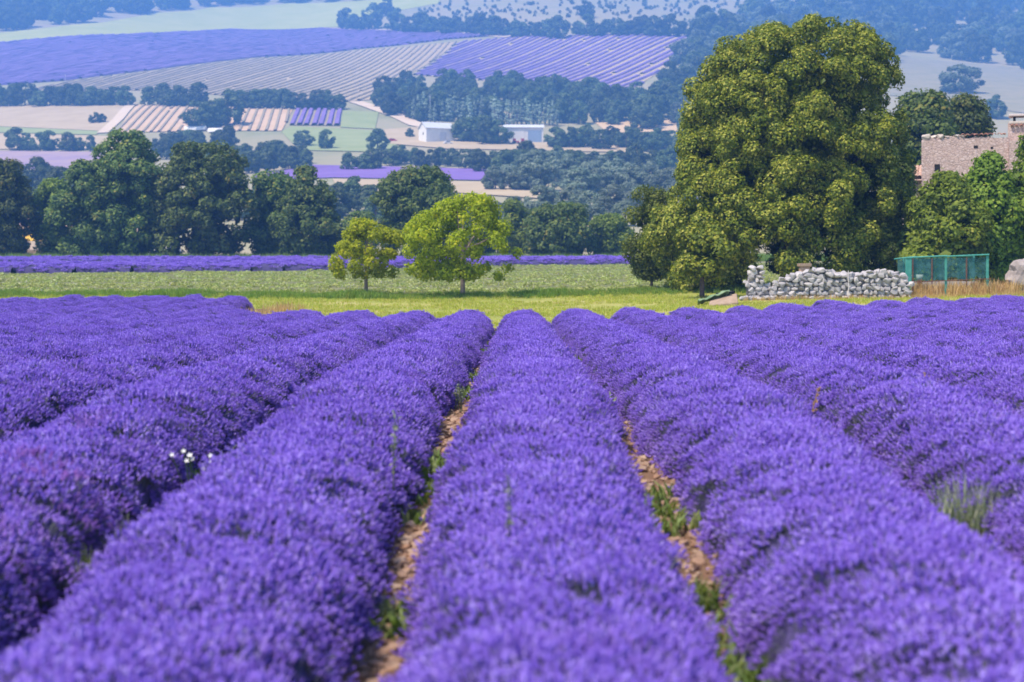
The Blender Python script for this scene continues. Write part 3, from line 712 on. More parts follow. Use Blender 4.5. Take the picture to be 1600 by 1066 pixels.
# olive green tree and slim trunk left of the lime tree
ptree('small_tree', 1018, 452, 76.0, 84, 290, 440, 'olive green narrow tree leaning against the left side of the huge lime tree', 23, 'olive_leaf', n=44, rl=.6, per=800, size=.14, r=.07, bark='bark_pale')
ptree('small_tree', 1097, 474, 64.0, 92, 352, 438, 'young lime tree on a slim dark trunk left of the stone pillar', 24, 'lime_leaf', n=30, rl=.5, per=900, size=.16, r=.10)
# leafy tree before the house
ptree('fig_tree', 1478, 455, 68.0, 150, 268, 452, 'lower leafy green tree directly behind the teal pen, before the tower wall', 25, 'mid_leaf', n=135, rl=.6, per=760, size=.20, r=.16, shape=lambda t_: .95 if t_ < .35 else max(.1, 1-((t_-.25)/.80)**1.7))
ptree('fig_tree', 1545, 455, 69.5, 130, 238, 452, 'middle leafy tree reaching up to the roof tiles of the stone house', 29, 'mid_leaf', n=120, rl=.6, per=760, size=.20, r=.16, shape=lambda t_: .95 if t_ < .4 else max(.1, 1-((t_-.3)/.76)**1.7))
ptree('fig_tree', 1632, 455, 70.0, 140, 205, 452, 'tall green tree beside the chimney of the stone house', 26, 'mid_leaf', n=120, rl=.7, per=640, size=.21, r=.2)
# hazy tree behind the house
ptree('background_tree', 1445, 400, 120.0, 120, 141, 390, 'dark blue-green tree standing behind the stone house next to the lime', 27, 'dark_leaf', n=80, rl=1.2, per=210, size=.34, r=.25)
ptree('background_tree', 1510, 400, 123.0, 92, 147, 390, 'dark blue-green tree rising directly behind the stone tower wall', 28, 'dark_leaf', n=70, rl=1.1, per=210, size=.34, r=.25)
# tree line behind the young crop
TL = 'dark trees in line behind the lavender strip'
oval = lambda t_: math.sin(math.pi*min(1, .16+.80*t_))**.5
cone = lambda t_: (.80+.2*t_/.3) if t_ < .3 else max(.10, 1-((t_-.3)/.74)**1.5)
for (u, Y, w, vt, mat, n, lab, sd) in [
    (5, 184, 100, 248, 'dark_leaf', 60, 'dark tree over the pale building, next to the red banner', 31),
    (88, 188, 74, 278, 'mid_leaf', 44, 'lighter green lower tree between two tall dark ones', 32),
    (140, 181, 110, 250, 'dark_leaf', 60, 'dense dark tree of the tree line joined to the tallest one', 43),
    (200, 183, 140, 203, 'dark_leaf', 92, 'tallest dark tree of the line with a narrow brownish top', 33),
    (316, 182, 172, 221, 'dark_leaf', 100, 'broad round-topped dark green tree in the tree line', 34),
    (430, 186, 112, 268, 'dark_leaf', 50, 'smaller dark tree pressed between two broad round ones', 44),
    (478, 182, 132, 258, 'dark_leaf', 80, 'rounded dark green tree next to the yellow-green small tree', 35),
    (657, 176, 142, 259, 'dark_leaf', 90, 'flat-topped dark tree rising directly behind the larger bright tree', 36),
    (803, 192, 54, 311, 'mid_leaf', 26, 'slim greyish green tree at the right of the larger bright tree', 37),
    (870, 182, 112, 316, 'dark_leaf', 60, 'low dark bushy tree behind the thin lavender strip', 38),
    (955, 186, 62, 333, 'mid_leaf', 30, 'small green bushy tree behind the thin strip next to the olive tree', 39),
    (560, 196, 60, 330, 'dark_leaf', 30, 'low shadowy tree behind the smaller bright tree', 45),
    (745, 196, 80, 335, 'dark_leaf', 34, 'low dark bush behind the crown of the larger bright tree', 46)]:
    x = (u-U0)/F*Y; vb = V0 - (float(g(x, Y))-H)/Y*F
    ptree('background_tree', u, vb, Y, w, vt, vb-3, lab, sd, mat, n=int(n*1.6), rl=1.15, per=150, size=.42, r=.28, shape=oval if sd not in (35,) else cone, group=TL, nlimb=4, ragged=.3)

# far trees: a few shapes, many individuals
def far_proto(seed, w, h, mat, shape, n=16, rl=1.35, per=62, size=.80):
    rng = np.random.default_rng(seed); lb = make_lobes(rng, w, h*.06, h, n, rl, shape)
    me = crown_mesh('tree', lb, per, size, M[mat], rng, core=False, ragged=.2)
    bm = bmesh.new(); bm.from_mesh(me)
    tr = MB().tube([(0, 0, -.6), (0, 0, h*.3), (0, 0, h*.6)], [.3, .25, .1], 6); vv = [bm.verts.new(v) for v in tr.v]
    for q in tr.f: bm.faces.new([vv[i] for i in q]).material_index = 1
    bm.to_mesh(me); bm.free(); me.materials.append(M['bark']); return me
rnd_ = lambda t_: math.sin(math.pi*min(1, .26+.72*t_))**.7
PR = [far_proto(100+i, 9.5 if i % 2 else 8, 10, 'far_leaf', rnd_, 38) for i in range(5)]
PP = [far_proto(120+i, 10, 9, 'far_pale', rnd_, 38) for i in range(3)]
PO = [far_proto(140+i, 3.0, 12, 'poplar_leaf', lambda t_: max(.12, min(1, t_*5)*(1-t_)**.6), 40, .55, 160, .45) for i in range(3)]
rng = np.random.default_rng(77)
def plant(u, v, hpx, label, group, protos=PR, name='far_tree', ph=10.0, cat='tree'):
    p = atz(u, v); s = hpx * p.y / F / ph
    o = link(name, protos[rng.integers(len(protos))]); o.location = p; o.rotation_euler = (0, 0, rng.uniform(0, 6.28)); o.scale = (s*rng.uniform(.95, 1.4), s*rng.uniform(.95, 1.4), s*rng.uniform(.88, 1.12))
    return tag(o, label, cat, group)
def hedge(u0, v0, u1, v1, n, hpx, label, group, jit=3, **kw):
    for i in range(n):
        t_ = (i + rng.uniform(.2, .8)) / n
        plant(u0+(u1-u0)*t_, v0+(v1-v0)*t_ + rng.uniform(-jit, jit), hpx*rng.uniform(.75, 1.15), label, group, **kw)
hedge(-30, 167, 100, 166, 8, 34, 'dark bushy tree of the hedge between the big lavender slope and the pale field', 'hedge above the pale field', 1)
hedge(95, 166, 202, 165, 8, 30, 'dark bushy tree of the hedge between the big lavender slope and the pale field', 'hedge above the pale field', 1)
hedge(230, 166, 318, 166, 6, 31, 'dark tree of the hedge along the top of the striped stubble field', 'hedge above the stubble field', 1)
hedge(365, 169, 535, 172, 12, 30, 'dark tree of the hedge along the top of the striped stubble field', 'hedge above the stubble field', 1)
hedge(300, 201, 366, 200, 4, 50, 'tall dark tree in the clump across the stubble field', 'clump in the stubble field', 3)
plant(148, 193, 18, 'low bush alone in the pale field', 'bushes in the pale field'); plant(160, 192, 14, 'low bush alone in the pale field', 'bushes in the pale field')
hedge(22, 236, 86, 236, 4, 30, 'round dark tree at the edge of the mauve field', 'trees by the mauve field', 1)
hedge(96, 237, 146, 236, 3, 29, 'round dark tree at the edge of the mauve field', 'trees by the mauve field', 1)
hedge(532, 46, 592, 47, 4, 33, 'dark round tree at the end of the green meadow', 'trees at the meadow corner', 1)
plant(604, 25, 26, 'single tree standing in the green meadow', None)
hedge(615, 49, 880, 60, 19, 31, 'dark tree of the hedge above the striped lavender field', 'hedge above the striped field', 2)
hedge(895, 57, 1060, 56, 11, 29, 'dark tree of the hedge above the striped lavender field', 'hedge above the striped field', 2)
plant(916, 28, 27, 'round tree alone on the scrubby slope above the hedge', None)
hedge(645, 190, 770, 190, 20, 40, 'slender pale poplar of the planted row behind the barns', 'planted poplars', 3, protos=PO, name='poplar_tree', ph=12)
hedge(770, 196, 872, 197, 17, 42, 'slender pale poplar of the planted row behind the barns', 'planted poplars', 2, protos=PO, name='poplar_tree', ph=12)
hedge(722, 223, 778, 223, 6, 38, 'dark tree between the two white barns', 'trees between the barns', 4)
hedge(858, 226, 1062, 236, 16, 31, 'dark tree right of the barn with the open bay', 'trees right of the barns', 5)
hedge(800, 205, 900, 206, 5, 22, 'dark tree right of the barn with the open bay', 'trees right of the barns', 2) if False else None
plant(590, 236, 38, 'dark tree beside the red car in the yard', None); plant(640, 215, 14, 'small bush left of the gabled barn', None)
plant(510, 233, 28, 'small conical tree on the green bank', 'trees on the green bank'); plant(474, 229, 24, 'small conical tree on the green bank', 'trees on the green bank')
hedge(540, 262, 780, 262, 15, 32, 'bush above the narrow lavender strip below the barns', 'bushes above the lavender strip', 7)
hedge(250, 240, 480, 264, 34, 34, 'blue-green tree of the valley grove below the white tunnels', 'valley grove below the tunnels', 17)
hedge(770, 270, 1080, 264, 24, 36, 'blue-green tree of the valley grove below the barns', 'valley grove below the barns', 10)
hedge(770, 292, 1080, 300, 26, 48, 'pale green willowy tree of the valley grove below the barns', 'pale trees of the valley grove', 14, protos=PP)
hedge(-30, 320, 130, 320, 16, 50, 'hazy tree below the mauve field behind the dark tree line', 'hazy trees behind the tree line', 26)
hedge(510, 335, 640, 335, 9, 44, 'hazy tree behind the small bright trees', 'hazy trees behind the bright trees', 16)
hedge(730, 345, 1010, 345, 20, 44, 'hazy pale tree behind the low dark bushes', 'hazy trees behind the low bushes', 16, protos=PP)
hedge(130, 330, 540, 335, 16, 44, 'hazy tree seen between the dark trees of the tree line', 'hazy trees between the tree line', 16)
plant(1500, 146, 52, 'large pale blue-green tree alone on the bare slope', None, PP); plant(1557, 186, 36, 'smaller tree on the bare slope above the chimney', None); plant(1480, 190, 30, 'tree low on the bare slope behind the house tower', None)
hedge(1000, 200, 1100, 120, 14, 42, 'tree of the wood edge beside the striped lavender field', 'wood edge by the striped field', 14)
# woods that read as one mass
def wood(label, pxpoly, n, hpx, protos=PR, name='woodland', vs=1.0):
    us = [p[0] for p in pxpoly]; vv = [p[1] for p in pxpoly]; spots = []
    while len(spots) < n:
        u, v = rng.uniform(min(us), max(us)), rng.uniform(min(vv), max(vv))
        if inside(pxpoly, u, v): spots.append((u, v))
    P = []; sc_ = []
    for u, v in spots:
        p = atz(u, v); P.append(tuple(p)); sc_.append(hpx*rng.uniform(.7, 1.2)*p.y/F/10)
    lib = library(name+'_tree', protos)
    o = scatter(name, lib, np.array(P), np.tile([0, 0, 1.], (n, 1)), sc_, None, .0, None, rng); return tag(o, label, 'wood')
wood('dark wood behind the planted poplars', [(585, 165), (600, 148), (650, 140), (830, 143), (960, 158), (1075, 172), (1075, 196), (900, 196), (640, 190), (590, 184)], 210, 31)
wood('forest along the upper edge of the green meadow', [(-60, 57), (60, 44), (160, 34), (250, 18), (340, 9), (560, 0), (690, -8), (690, -20), (330, -25), (-60, -20)], 210, 32)
wood('blue hazy forest covering the hillside above the bare slope', [(1085, 62), (1100, 40), (1250, 10), (1300, -30), (1680, -30), (1680, 116), (1560, 106), (1470, 95), (1400, 96), (1200, 190), (1060, 215), (1050, 130)], 420, 40, PR+PP)
wood('low scrub scattered over the dry slope above the hedge', [(690, 5), (700, -12), (1260, -15), (1180, 30), (1090, 46), (880, 48), (760, 44), (640, 22)], 420, 6, PP+PR[:2], 'scrub')

# ------------------------------------------------------------------ dry stone wall
WY = 62.0; wpm = WY/F
def wall():
    rng = np.random.default_rng(8); x0 = (1167-U0)*wpm; x1 = (1416-U0)*wpm; base = Vector((x0, WY, float(g((x0+x1)/2, WY)) - .05))
    root = empty('dry_stone_wall', base, 0, 'long grey dry stone wall with an uneven top, next to the green pen', 'wall')
    top = lambda x: float(np.interp(x/wpm+1167, [1167, 1192, 1205, 1222, 1240, 1262, 1280, 1300, 1330, 1360, 1385, 1402, 1416], [440, 447, 445, 436, 430, 424, 420, 425, 428, 426, 424, 428, 434]))
    variants = []
    for i in range(10):
        me = hull_stone(np.random.default_rng(400+i), 1, 1, 1, 22); me.materials.append(M['drystone']); variants.append(me)
    L = x1-x0; gz = base.z
    hz = lambda x: H-(top(x)-V0)*wpm - gz
    core = MB(); pts = []; n = 24
    for i in range(n+1):
        x = L*i/n; pts += [(x, -.13, 0), (x, .22, 0), (x, .22, hz(x)-.16), (x, -.13, hz(x)-.16)]
    fs = [(4*i+a, 4*i+(a+1) % 4, 4*i+4+(a+1) % 4, 4*i+4+a) for i in range(n) for a in range(4)] + [(0, 1, 2, 3), (4*n+3, 4*n+2, 4*n+1, 4*n)]
    core.poly(pts, fs).build('core', M['core'], root)
    def put(x, y, z, sx, sy, sz, tilt=.12):
        o = link('stone', variants[rng.integers(10)], root, (x, y, z)); o.scale = (sx, sy, sz)
        o.rotation_euler = (rng.normal(0, tilt), rng.normal(0, tilt), rng.normal(0, .25) + (math.pi if rng.random() < .5 else 0))
    z = .05; row = 0
    while z < 1.5:
        ch = rng.uniform(.13, .19); x = rng.uniform(-.1, .1)
        while x < L:
            w = rng.uniform(.15, .36)
            zz = z + rng.normal(0, .02)
            if zz + ch*.45 < hz(min(max(x+w/2, 0), L)): put(x+w/2, rng.normal(-.10, .018), zz+ch/2, w*1.17, rng.uniform(.36, .44), ch*1.30*rng.uniform(.9, 1.1), .07)
            x += w
        z += ch; row += 1
    x = 0
    while x < L:   # loose stones along the top
        w = rng.uniform(.16, .34); put(x, rng.normal(.02, .05), hz(min(x, L)) - .04, w*1.2, .36, rng.uniform(.13, .26), .35); x += w*1.05
    for _ in range(14):  # fallen stones at the low end
        put(rng.uniform(-.25, 1.6), rng.uniform(-.55, -.25), rng.uniform(.05, .12), rng.uniform(.16, .3), rng.uniform(.16, .28), rng.uniform(.12, .2), .4)
    # pillar at the left end
    px_ = (1181-U0)*wpm; pr = empty('stone_pillar', (px_, WY-.05, gz), 0, 'squat grey stone gate pillar at the left end of the dry stone wall', 'pillar')
    ph = H-(420-V0)*wpm - gz
    MB().box((0, .1, ph*.47), (.44, .36, ph*.92)).build('core', M['core'], pr)
    z = 0.02
    while z < ph:
        ch = rng.uniform(.14, .2); wd = .74-.16*z/ph; k_ = 2 if rng.random() < .75 else 3
        e = np.concatenate([[0], np.sort(rng.uniform(.3, .7, k_-1)) if k_ == 2 else np.array([.34, .66]), [1]])
        for a, b in zip(e[:-1], e[1:]):
            o = link('stone', variants[rng.integers(10)], pr, ((a+b)/2*wd - wd/2, rng.normal(.02, .03), z+ch/2)); o.scale = ((b-a)*wd*1.12, .6, ch*1.25); o.rotation_euler = (rng.normal(0, .1), rng.normal(0, .1), rng.normal(0, .15))
        z += ch
    # pale pole leaning on the wall
    xx = (1323-U0)*wpm
    st = MB().tube([(0, -.42, -.05), (0, -.30, 1.2)], [.022, .018], 6).build('pole', M['pole']); st.location = (xx, WY, gz); tag(st, 'thin pale pole leaning upright on the dry stone wall', 'pole')
wall()

# weathered post behind the wall, under the lime tree
def post():
    Y = 66.0; p = pix(1257, 412, Y); gz = float(g(p.x, Y)); h = p.z-gz
    r = empty('brick_post', (p.x, Y, gz), 0, 'short reddish brick post behind the wall in the shade of the lime tree', 'post')
    MB().box((0, 0, h*.45), (.42, .42, h*.9)).build('shaft', M['tile_pink'], r, bevel=.03)
    MB().box((0, 0, h*.95), (.54, .54, h*.1)).build('cap', M['sandstone'], r, bevel=.02)
post()

# slab, tarp and pots by the slim trunk
def heap():
    Y = 58.5; p = pix(1122, 476, Y); gz = float(g(p.x, Y)); k = Y/F
    s = MB(); s.poly([(-.50, -.35, .0), (.62, -.35, .12), (.66, .3, .45), (-.38, .3, .18), (-.50, -.35, -.08), (.62, -.35, -.08), (.66, .3, -.08), (-.38, .3, -.08)], [(0, 1, 2, 3), (0, 4, 5, 1), (1, 5, 6, 2), (2, 6, 7, 3), (3, 7, 4, 0), (7, 6, 5, 4)])
    o = s.build('stone_slab', M['sandstone'], None, bevel=.03); o.location = (p.x+.1, Y, gz+.05); tag(o, 'tilted sandy stone slab lying in the grass beside the pillar', 'slab')
    t_ = MB(); n = 9; pts = []; fc = []
    for i in range(n):
        for j in range(4):
            a = i/(n-1); pts.append((-.72+1.2*a, -.02+.17*j, .10+.42*a - .05*j*(j-2) + .04*math.sin(i*2.1+j)))
    for i in range(n-1):
        for j in range(3): fc.append((i*4+j, i*4+j+1, i*4+j+5, i*4+j+4))
    o = t_.poly(pts, fc).build('tarpaulin', M['tarp'], None, True); o.location = (p.x, Y+.12, gz+.08); tag(o, 'crumpled green tarpaulin draped over the sandy slab', 'tarpaulin')
    sm = o.modifiers.new('thick', 'SOLIDIFY'); sm.thickness = .03
    for i, (u, v) in enumerate([(1124, 460), (1134, 458), (1143.5, 457)]):
        q = pix(u, v, Y+.8); b = empty('plant_pot', (q.x, Y+.8, float(g(q.x, Y+.8))), 0, 'small black plastic plant pot behind the green tarpaulin', 'pot', 'black pots behind the tarpaulin')
        h_ = q.z+.06-b.location.z; MB().tube([(0, 0, 0), (0, 0, h_*.9)], [.09, .12], 10).build('body', M['black'], b, True); MB().tube([(0, 0, h_*.86), (0, 0, h_)], [.135, .135], 10).build('rim', M['black'], b, True)
heap()

# ------------------------------------------------------------------ green pen beside the wall
def pen():
    Y = 62.6; k = Y/F; gx = float(g(17.5, Y)); x = lambda u: (u-U0)*k; zz = lambda v: H-(v-V0)*k
    r = empty('garden_pen', (x(1480), Y, gx), 0, 'tall teal framed garden pen with netting panels beside the stone wall', 'pen')
    ox, oz = x(1480), gx
    def post(u, v, w, mat, yy=0, name='post'): MB().box((x(u)-ox, yy, (zz(v)-oz)/2-.05), (w, .07, zz(v)-oz+.1)).build(name, M[mat], r, bevel=.006)
    post(1419.5, 402, .24, 'teal'); post(1478, 400, .09, 'teal', .01); post(1543, 398, .10, 'teal', .02)
    post(1456, 404, .04, 'rust', -.02); post(1510, 402, .04, 'rust', -.02); post(1426, 404, .03, 'rust', -.03)
    def rail(u0, v0, u1, v1, w, mat, yy, name='rail'):
        a = Vector((x(u0)-ox, yy, zz(v0)-oz)); b = Vector((x(u1)-ox, yy, zz(v1)-oz)); MB().tube([a, b], w, 6).build(name, M[mat], r)
    rail(1415, 403, 1480, 400, .035, 'teal', -.03); rail(1477, 401, 1545, 398, .035, 'teal', -.035)
    rail(1422, 441, 1546, 436, .018, 'rust', -.05); rail(1415, 405, 1440, 402, .03, 'teal', 1.9); rail(1440, 402, 1545, 400, .03, 'teal', 1.9)
    # netting panels, front and back
    def net(u0, u1, vt, vb, yy):
        n = 7; pts = []; fc = []
        for i in range(n):
            u = u0+(u1-u0)*i/(n-1); w_ = .03*math.sin(i*2.3+u0); pts += [(x(u)-ox, yy+w_, zz(vt)-oz), (x(u)-ox, yy-w_*1.5, zz(vb + 2*math.sin(i*1.7))-oz)]
        for i in range(n-1): fc.append((2*i, 2*i+1, 2*i+3, 2*i+2))
        MB().poly(pts, fc).build('net_panel', M['net'], r, True)
    net(1425, 1455, 404, 438, .02); net(1457, 1477, 403, 438, .03); net(1496, 1509, 403, 437, .03); net(1512, 1541, 402, 434, .02)
    net(1462, 1476, 404, 438, .5); net(1420, 1480, 404, 436, 1.85); net(1482, 1545, 403, 436, 1.86)
    for u, vt, yy in ((1430, 404, 1.9), (1543, 401, 1.9)): post(u, vt, .07, 'teal', yy)
    # plank sill inside
    MB().box((x(1484)-ox, 1.2, zz(450)-oz), (x(1540)-x(1426), .05, .5)).build('back_board', M['pole'], r)
    # two pale buckets standing inside
    for u, c in ((1429, 'pole'), (1446, 'white')):
        q = empty('bucket', (x(u), Y+.9, gx), 0, 'small pale bucket on a stand inside the teal pen', 'bucket', 'buckets in the pen'); MB().tube([(0, 0, 0), (0, 0, .62)], [.10, .10], 8).build('stand', M['rust'], q); MB().tube([(0, 0, .62), (0, 0, .86)], [.11, .15], 10).build('pail', M[c], q, True)
pen()
def boulder():
    Y = 64.0; p = pix(1606, 440, Y); gz = float(g(p.x, Y)); bm = bmesh.new(); rng = np.random.default_rng(5)
    bmesh.ops.create_icosphere(bm, subdivisions=3, radius=1)
    for v in bm.verts:
        n = .12*math.sin(v.co.x*5+1)*math.sin(v.co.y*4)+.1*math.sin(v.co.z*6+v.co.x*3); v.co *= 1+n+rng.normal(0, .03); v.co = Vector((v.co.x*.85, v.co.y*.7, max(v.co.z, -.6)*.75))
    me = bpy.data.meshes.new('boulder'); bm.to_mesh(me); bm.free(); me.materials.append(M['core_pale'])
    o = link('boulder', me); o.location = (p.x, Y, gz+.75); tag(o, 'large pale boulder under the tree right of the teal pen', 'boulder')
    o = link('boulder', me.copy()); o.scale = (1.1, .9, .55); o.location = (p.x+.1, Y+.1, gz+.15); tag(o, 'flat dark shape added as the shadow under the large pale boulder', 'boulder'); o.data.materials[0] = M['core']  # added dark block stands in for the shadow below the pale boulder
boulder()

# ------------------------------------------------------------------ stone house
HY = 84.0
def house():
    k = HY/F; x = lambda u: (u-U0)*k; zz = lambda v: H-(v-V0)*k; xo = x(1508); gz = float(g(xo, HY))
    r = empty('stone_house', (xo, HY, gz), -.30, 'old pink stone house with broken wall top, tiles and chimney', 'house')
    def wall_(u0, u1, v, d0, d1, name='wall'):
        MB().box(((x(u0)+x(u1))/2-xo, (d0+d1)/2, (zz(v)-gz)/2-.2), (x(u1)-x(u0), d1-d0, zz(v)-gz+.4)).build(name, M['house'], r)
    wr = np.random.default_rng(9); us = np.linspace(1442, 1573, 27); tops = [zz(213.5 + wr.uniform(-2.2, 2.2) + (1.2 if u_ > 1505 else 0)) - gz for u_ in us]; tops[0] -= .12
    pts = []
    for u_, t_ in zip(us, tops): pts += [(x(u_)-xo, 0, -.2), (x(u_)-xo, 5, -.2), (x(u_)-xo, 5, t_), (x(u_)-xo, 0, t_)]
    n_ = len(us)-1
    MB().poly(pts, [(4*i+q, 4*i+(q+1) % 4, 4*i+4+(q+1) % 4, 4*i+4+q) for i in range(n_) for q in range(4)] + [(0, 1, 2, 3), (4*n_+3, 4*n_+2, 4*n_+1, 4*n_)]).build('tower_wall', M['house'], r)
    wall_(1406, 1442.5, 276, .3, 4.6, 'annex_wall'); wall_(1573.5, 1720, 222, -.3, 5, 'gable_wall')
    rng = np.random.default_rng(4); vr = []
    for i in range(6):
        me = hull_stone(np.random.default_rng(500+i), 1, 1, 1, 16); me.materials.append(M['mortar']); vr.append(me)
    u = 1443
    while u < 1504:   # loose coping stones on the broken half
        w = rng.uniform(6, 13); o = link('coping_stone', vr[rng.integers(6)], r, (x(u+w/2)-xo, .18, zz(213)-gz)); o.scale = (w*k*1.15, .5, rng.uniform(.15, .34)); o.rotation_euler = (rng.normal(0, .1), rng.normal(0, .1), rng.normal(0, .2)); u += w
    for u_, v_, w_, h_ in ((1524, 230, .22, .16), (1548, 232, .14, .12), (1466, 262, .3, .42)): MB().box((x(u_)-xo, .04, zz(v_)-gz), (w_, .10, h_)).build('wall_hole', M['dark'], r)
    def tile(L=.5, w=.20, mat='tile'):
        pts = []; n = 6
        for j in (0, 1):
            for q in (1.0, .82):
                for i in range(n+1):
                    a = math.pi*i/n; pts.append((math.cos(a)*w/2*q*(1-.12*j), j*L, math.sin(a)*w*.42*q))
        m_ = n+1; fc = []
        for i in range(n): fc += [(i, i+1, 2*m_+i+1, 2*m_+i), (m_+i+1, m_+i, 3*m_+i, 3*m_+i+1), (i+1, i, m_+i, m_+i+1), (2*m_+i, 2*m_+i+1, 3*m_+i+1, 3*m_+i)]
        return MB().poly(pts, fc).mesh('roof_tile', M[mat], True)
    tm, tp_ = tile(), tile(.55, .22, 'tile_pink')
    ux = 1505
    while ux < 1567:
        for j in range(2):
            o = link('roof_tile', tm, r, (x(ux)-xo, -.08+.44*j, zz(212)-gz + .04*j + rng.normal(0, .012))); o.rotation_euler = (.1, 0, rng.normal(0, .08))
        ux += .235/k
    # annex roof
    e0 = Vector((x(1419)-xo, .35, zz(275)-gz)); 
    for j in range(4):
        for i in range(7):
            o = link('roof_tile', tp_, r, (x(1406.5)-xo + i*.19, .0+.46*j, zz(276)-gz+.03 + .165*j)); o.rotation_euler = (.34, 0, rng.normal(0, .04))
    MB().box((x(1424)-xo, 1.0, zz(270)-gz-.02), (x(1442)-x(1405), 2.2, .05), rx=.34).build('annex_roof', M['tile_pink'], r)
    MB().box((x(1406)-xo, .05, zz(272)-gz), (.16, .16, .2)).build('gutter_end', M['white'], r)
    # chimney
    ch = MB(); ch.box((x(1590)-xo, .8, zz(206)-gz-.3), (x(1612)-x(1576), 1.1, 1.5)); c = ch.build('chimney', M['house'], r)
    for uu in (1579.5, 1600, 1611): MB().box((x(uu+2)-xo, .8, zz(187)-gz), (.13, .8, .34)).build('pier', M['dark'], c)
    MB().box((x(1594)-xo, .8, zz(181.5)-gz), (x(1617)-x(1575), 1.25, .12)).build('cap_slab', M['slab'], c, bevel=.02)
    MB().box((x(1593.5)-xo, .8, zz(193)-gz), (x(1614)-x(1574.5), 1.2, .14)).build('collar', M['mortar'], c, bevel=.02)
    ux = 1578
    while ux < 1625:
        o = link('roof_tile', tm, r, (x(ux)-xo, -.1+.2, zz(199)-gz)); o.rotation_euler = (.3, 0, 0); ux += .235/k
house()

# ------------------------------------------------------------------ far farm
def gable(name, u0, u1, vb, hw_px, hr_px, depth, label, rz=0.0, roof='greyroof', open_bay=None):
    a = atz((u0+u1)/2, vb); k = a.y/F; w = (u1-u0)*k; hw = hw_px*k; hr = hr_px*k
    r = empty(name, a, rz, label, 'barn')
    MB().poly([(-w/2, 0, -1), (w/2, 0, -1), (w/2, depth, -1), (-w/2, depth, -1), (-w/2, 0, hw), (w/2, 0, hw), (w/2, depth, hw), (-w/2, depth, hw), (-w/2, depth/2, hw+hr), (w/2, depth/2, hw+hr)],
        [(0, 1, 5, 4), (1, 2, 6, 9, 5), (2, 3, 7, 6), (3, 0, 4, 8, 7), (0, 3, 2, 1), (4, 5, 9, 8), (6, 7, 8, 9)]).build('wall', M['white'], r)
    for s in (0, 1):
        y0 = -.5 if s == 0 else depth+.5; sl = hr/(depth/2); z0 = hw - .5*sl
        MB().poly([(-w/2-.5, y0, z0+.12), (w/2+.5, y0, z0+.12), (w/2+.5, depth/2, hw+hr+.12), (-w/2-.5, depth/2, hw+hr+.12), (-w/2-.5, y0, z0+.3), (w/2+.5, y0, z0+.3), (w/2+.5, depth/2, hw+hr+.3), (-w/2-.5, depth/2, hw+hr+.3)],
            [(0, 1, 2, 3), (4, 7, 6, 5), (0, 4, 5, 1), (1, 5, 6, 2), (2, 6, 7, 3), (3, 7, 4, 0)]).build('roof', M[roof], r)
    return r, w, hw, k, a
r, w, hw, k, a = gable('barn', 664, 712, 223, 22, 9, 8, 'white gabled barn with a pale roof and small window', .5)
MB().box((-w/2-.03, 3.2, hw*.62), (.1, .9, 1.0)).build('window', M['dark'], r)
MB().box((w*.1, -.04, hw*.36), (3.0, .1, hw*.72)).build('door', M['greyroof'], r)
r, w, hw, k, a = gable('barn', 787, 849, 224, 24, 5, 9, 'white barn with an open bluish bay and red machines', .05)
MB().box((w*.28, -.06, hw*.40), (w*.34, .14, hw*.8)).build('open_bay', M['bluegrey'], r)
MB().box((-w*.16, -.05, hw*.40), (w*.36, .1, hw*.78)).build('door', M['white'], r)
def tractor(u, v, label, hpx=11):
    a = atz(u, v); r = empty('tractor', a, .2, label, 'tractor', 'red machines before the open barn')
    MB().box((.5, 0, 1.1), (1.9, .8, .7)).build('hood', M['red'], r, bevel=.08); MB().box((-.7, 0, 1.7), (1.2, 1.2, 1.3)).build('cab', M['red'], r, bevel=.1); MB().box((-.7, 0, 2.42), (1.4, 1.4, .12)).build('cab_roof', M['red'], r)
    for x_, y_, rr in ((-.8, -.8, .75), (-.8, .8, .75), (1.1, -.7, .45), (1.1, .7, .45)): MB().tube([(x_, y_-.16, rr), (x_, y_+.16, rr)], rr, 14).build('wheel', M['black'], r)
tractor(806, 226, 'red tractor parked before the white barn doors'); tractor(819, 226, 'red tractor parked before the white barn doors')
def car(u, v, mat, label):
    a = atz(u, v); r = empty('parked_car', a, .3, label, 'car')
    pr = [(-2, .35), (2, .35), (2.05, .8), (1.2, .95), (.7, 1.4), (-1.1, 1.42), (-1.9, .95), (-2.05, .7)]
    n = len(pr); MB().poly([(x_, y_, z_) for y_ in (-.85, .85) for x_, z_ in pr], [tuple(range(n)), tuple(range(2*n-1, n-1, -1))] + [(i, (i+1) % n, n+(i+1) % n, n+i) for i in range(n)]).build('body', M[mat], r, bevel=.06)
    MB().box((-.2, -.86, 1.15), (1.7, .05, .36)).build('side_window', M['dark'], r); MB().box((-.2, .86, 1.15), (1.7, .05, .36)).build('side_window', M['dark'], r)
    for x_ in (-1.25, 1.25):
        for y_ in (-.8, .8): MB().tube([(x_, y_-.1, .33), (x_, y_+.1, .33)], .33, 12).build('wheel', M['black'], r)
car(613, 222, 'red', 'small red car parked in the yard left of the gabled barn'); car(700, 226, 'white', 'small white car parked in front of the gabled barn')
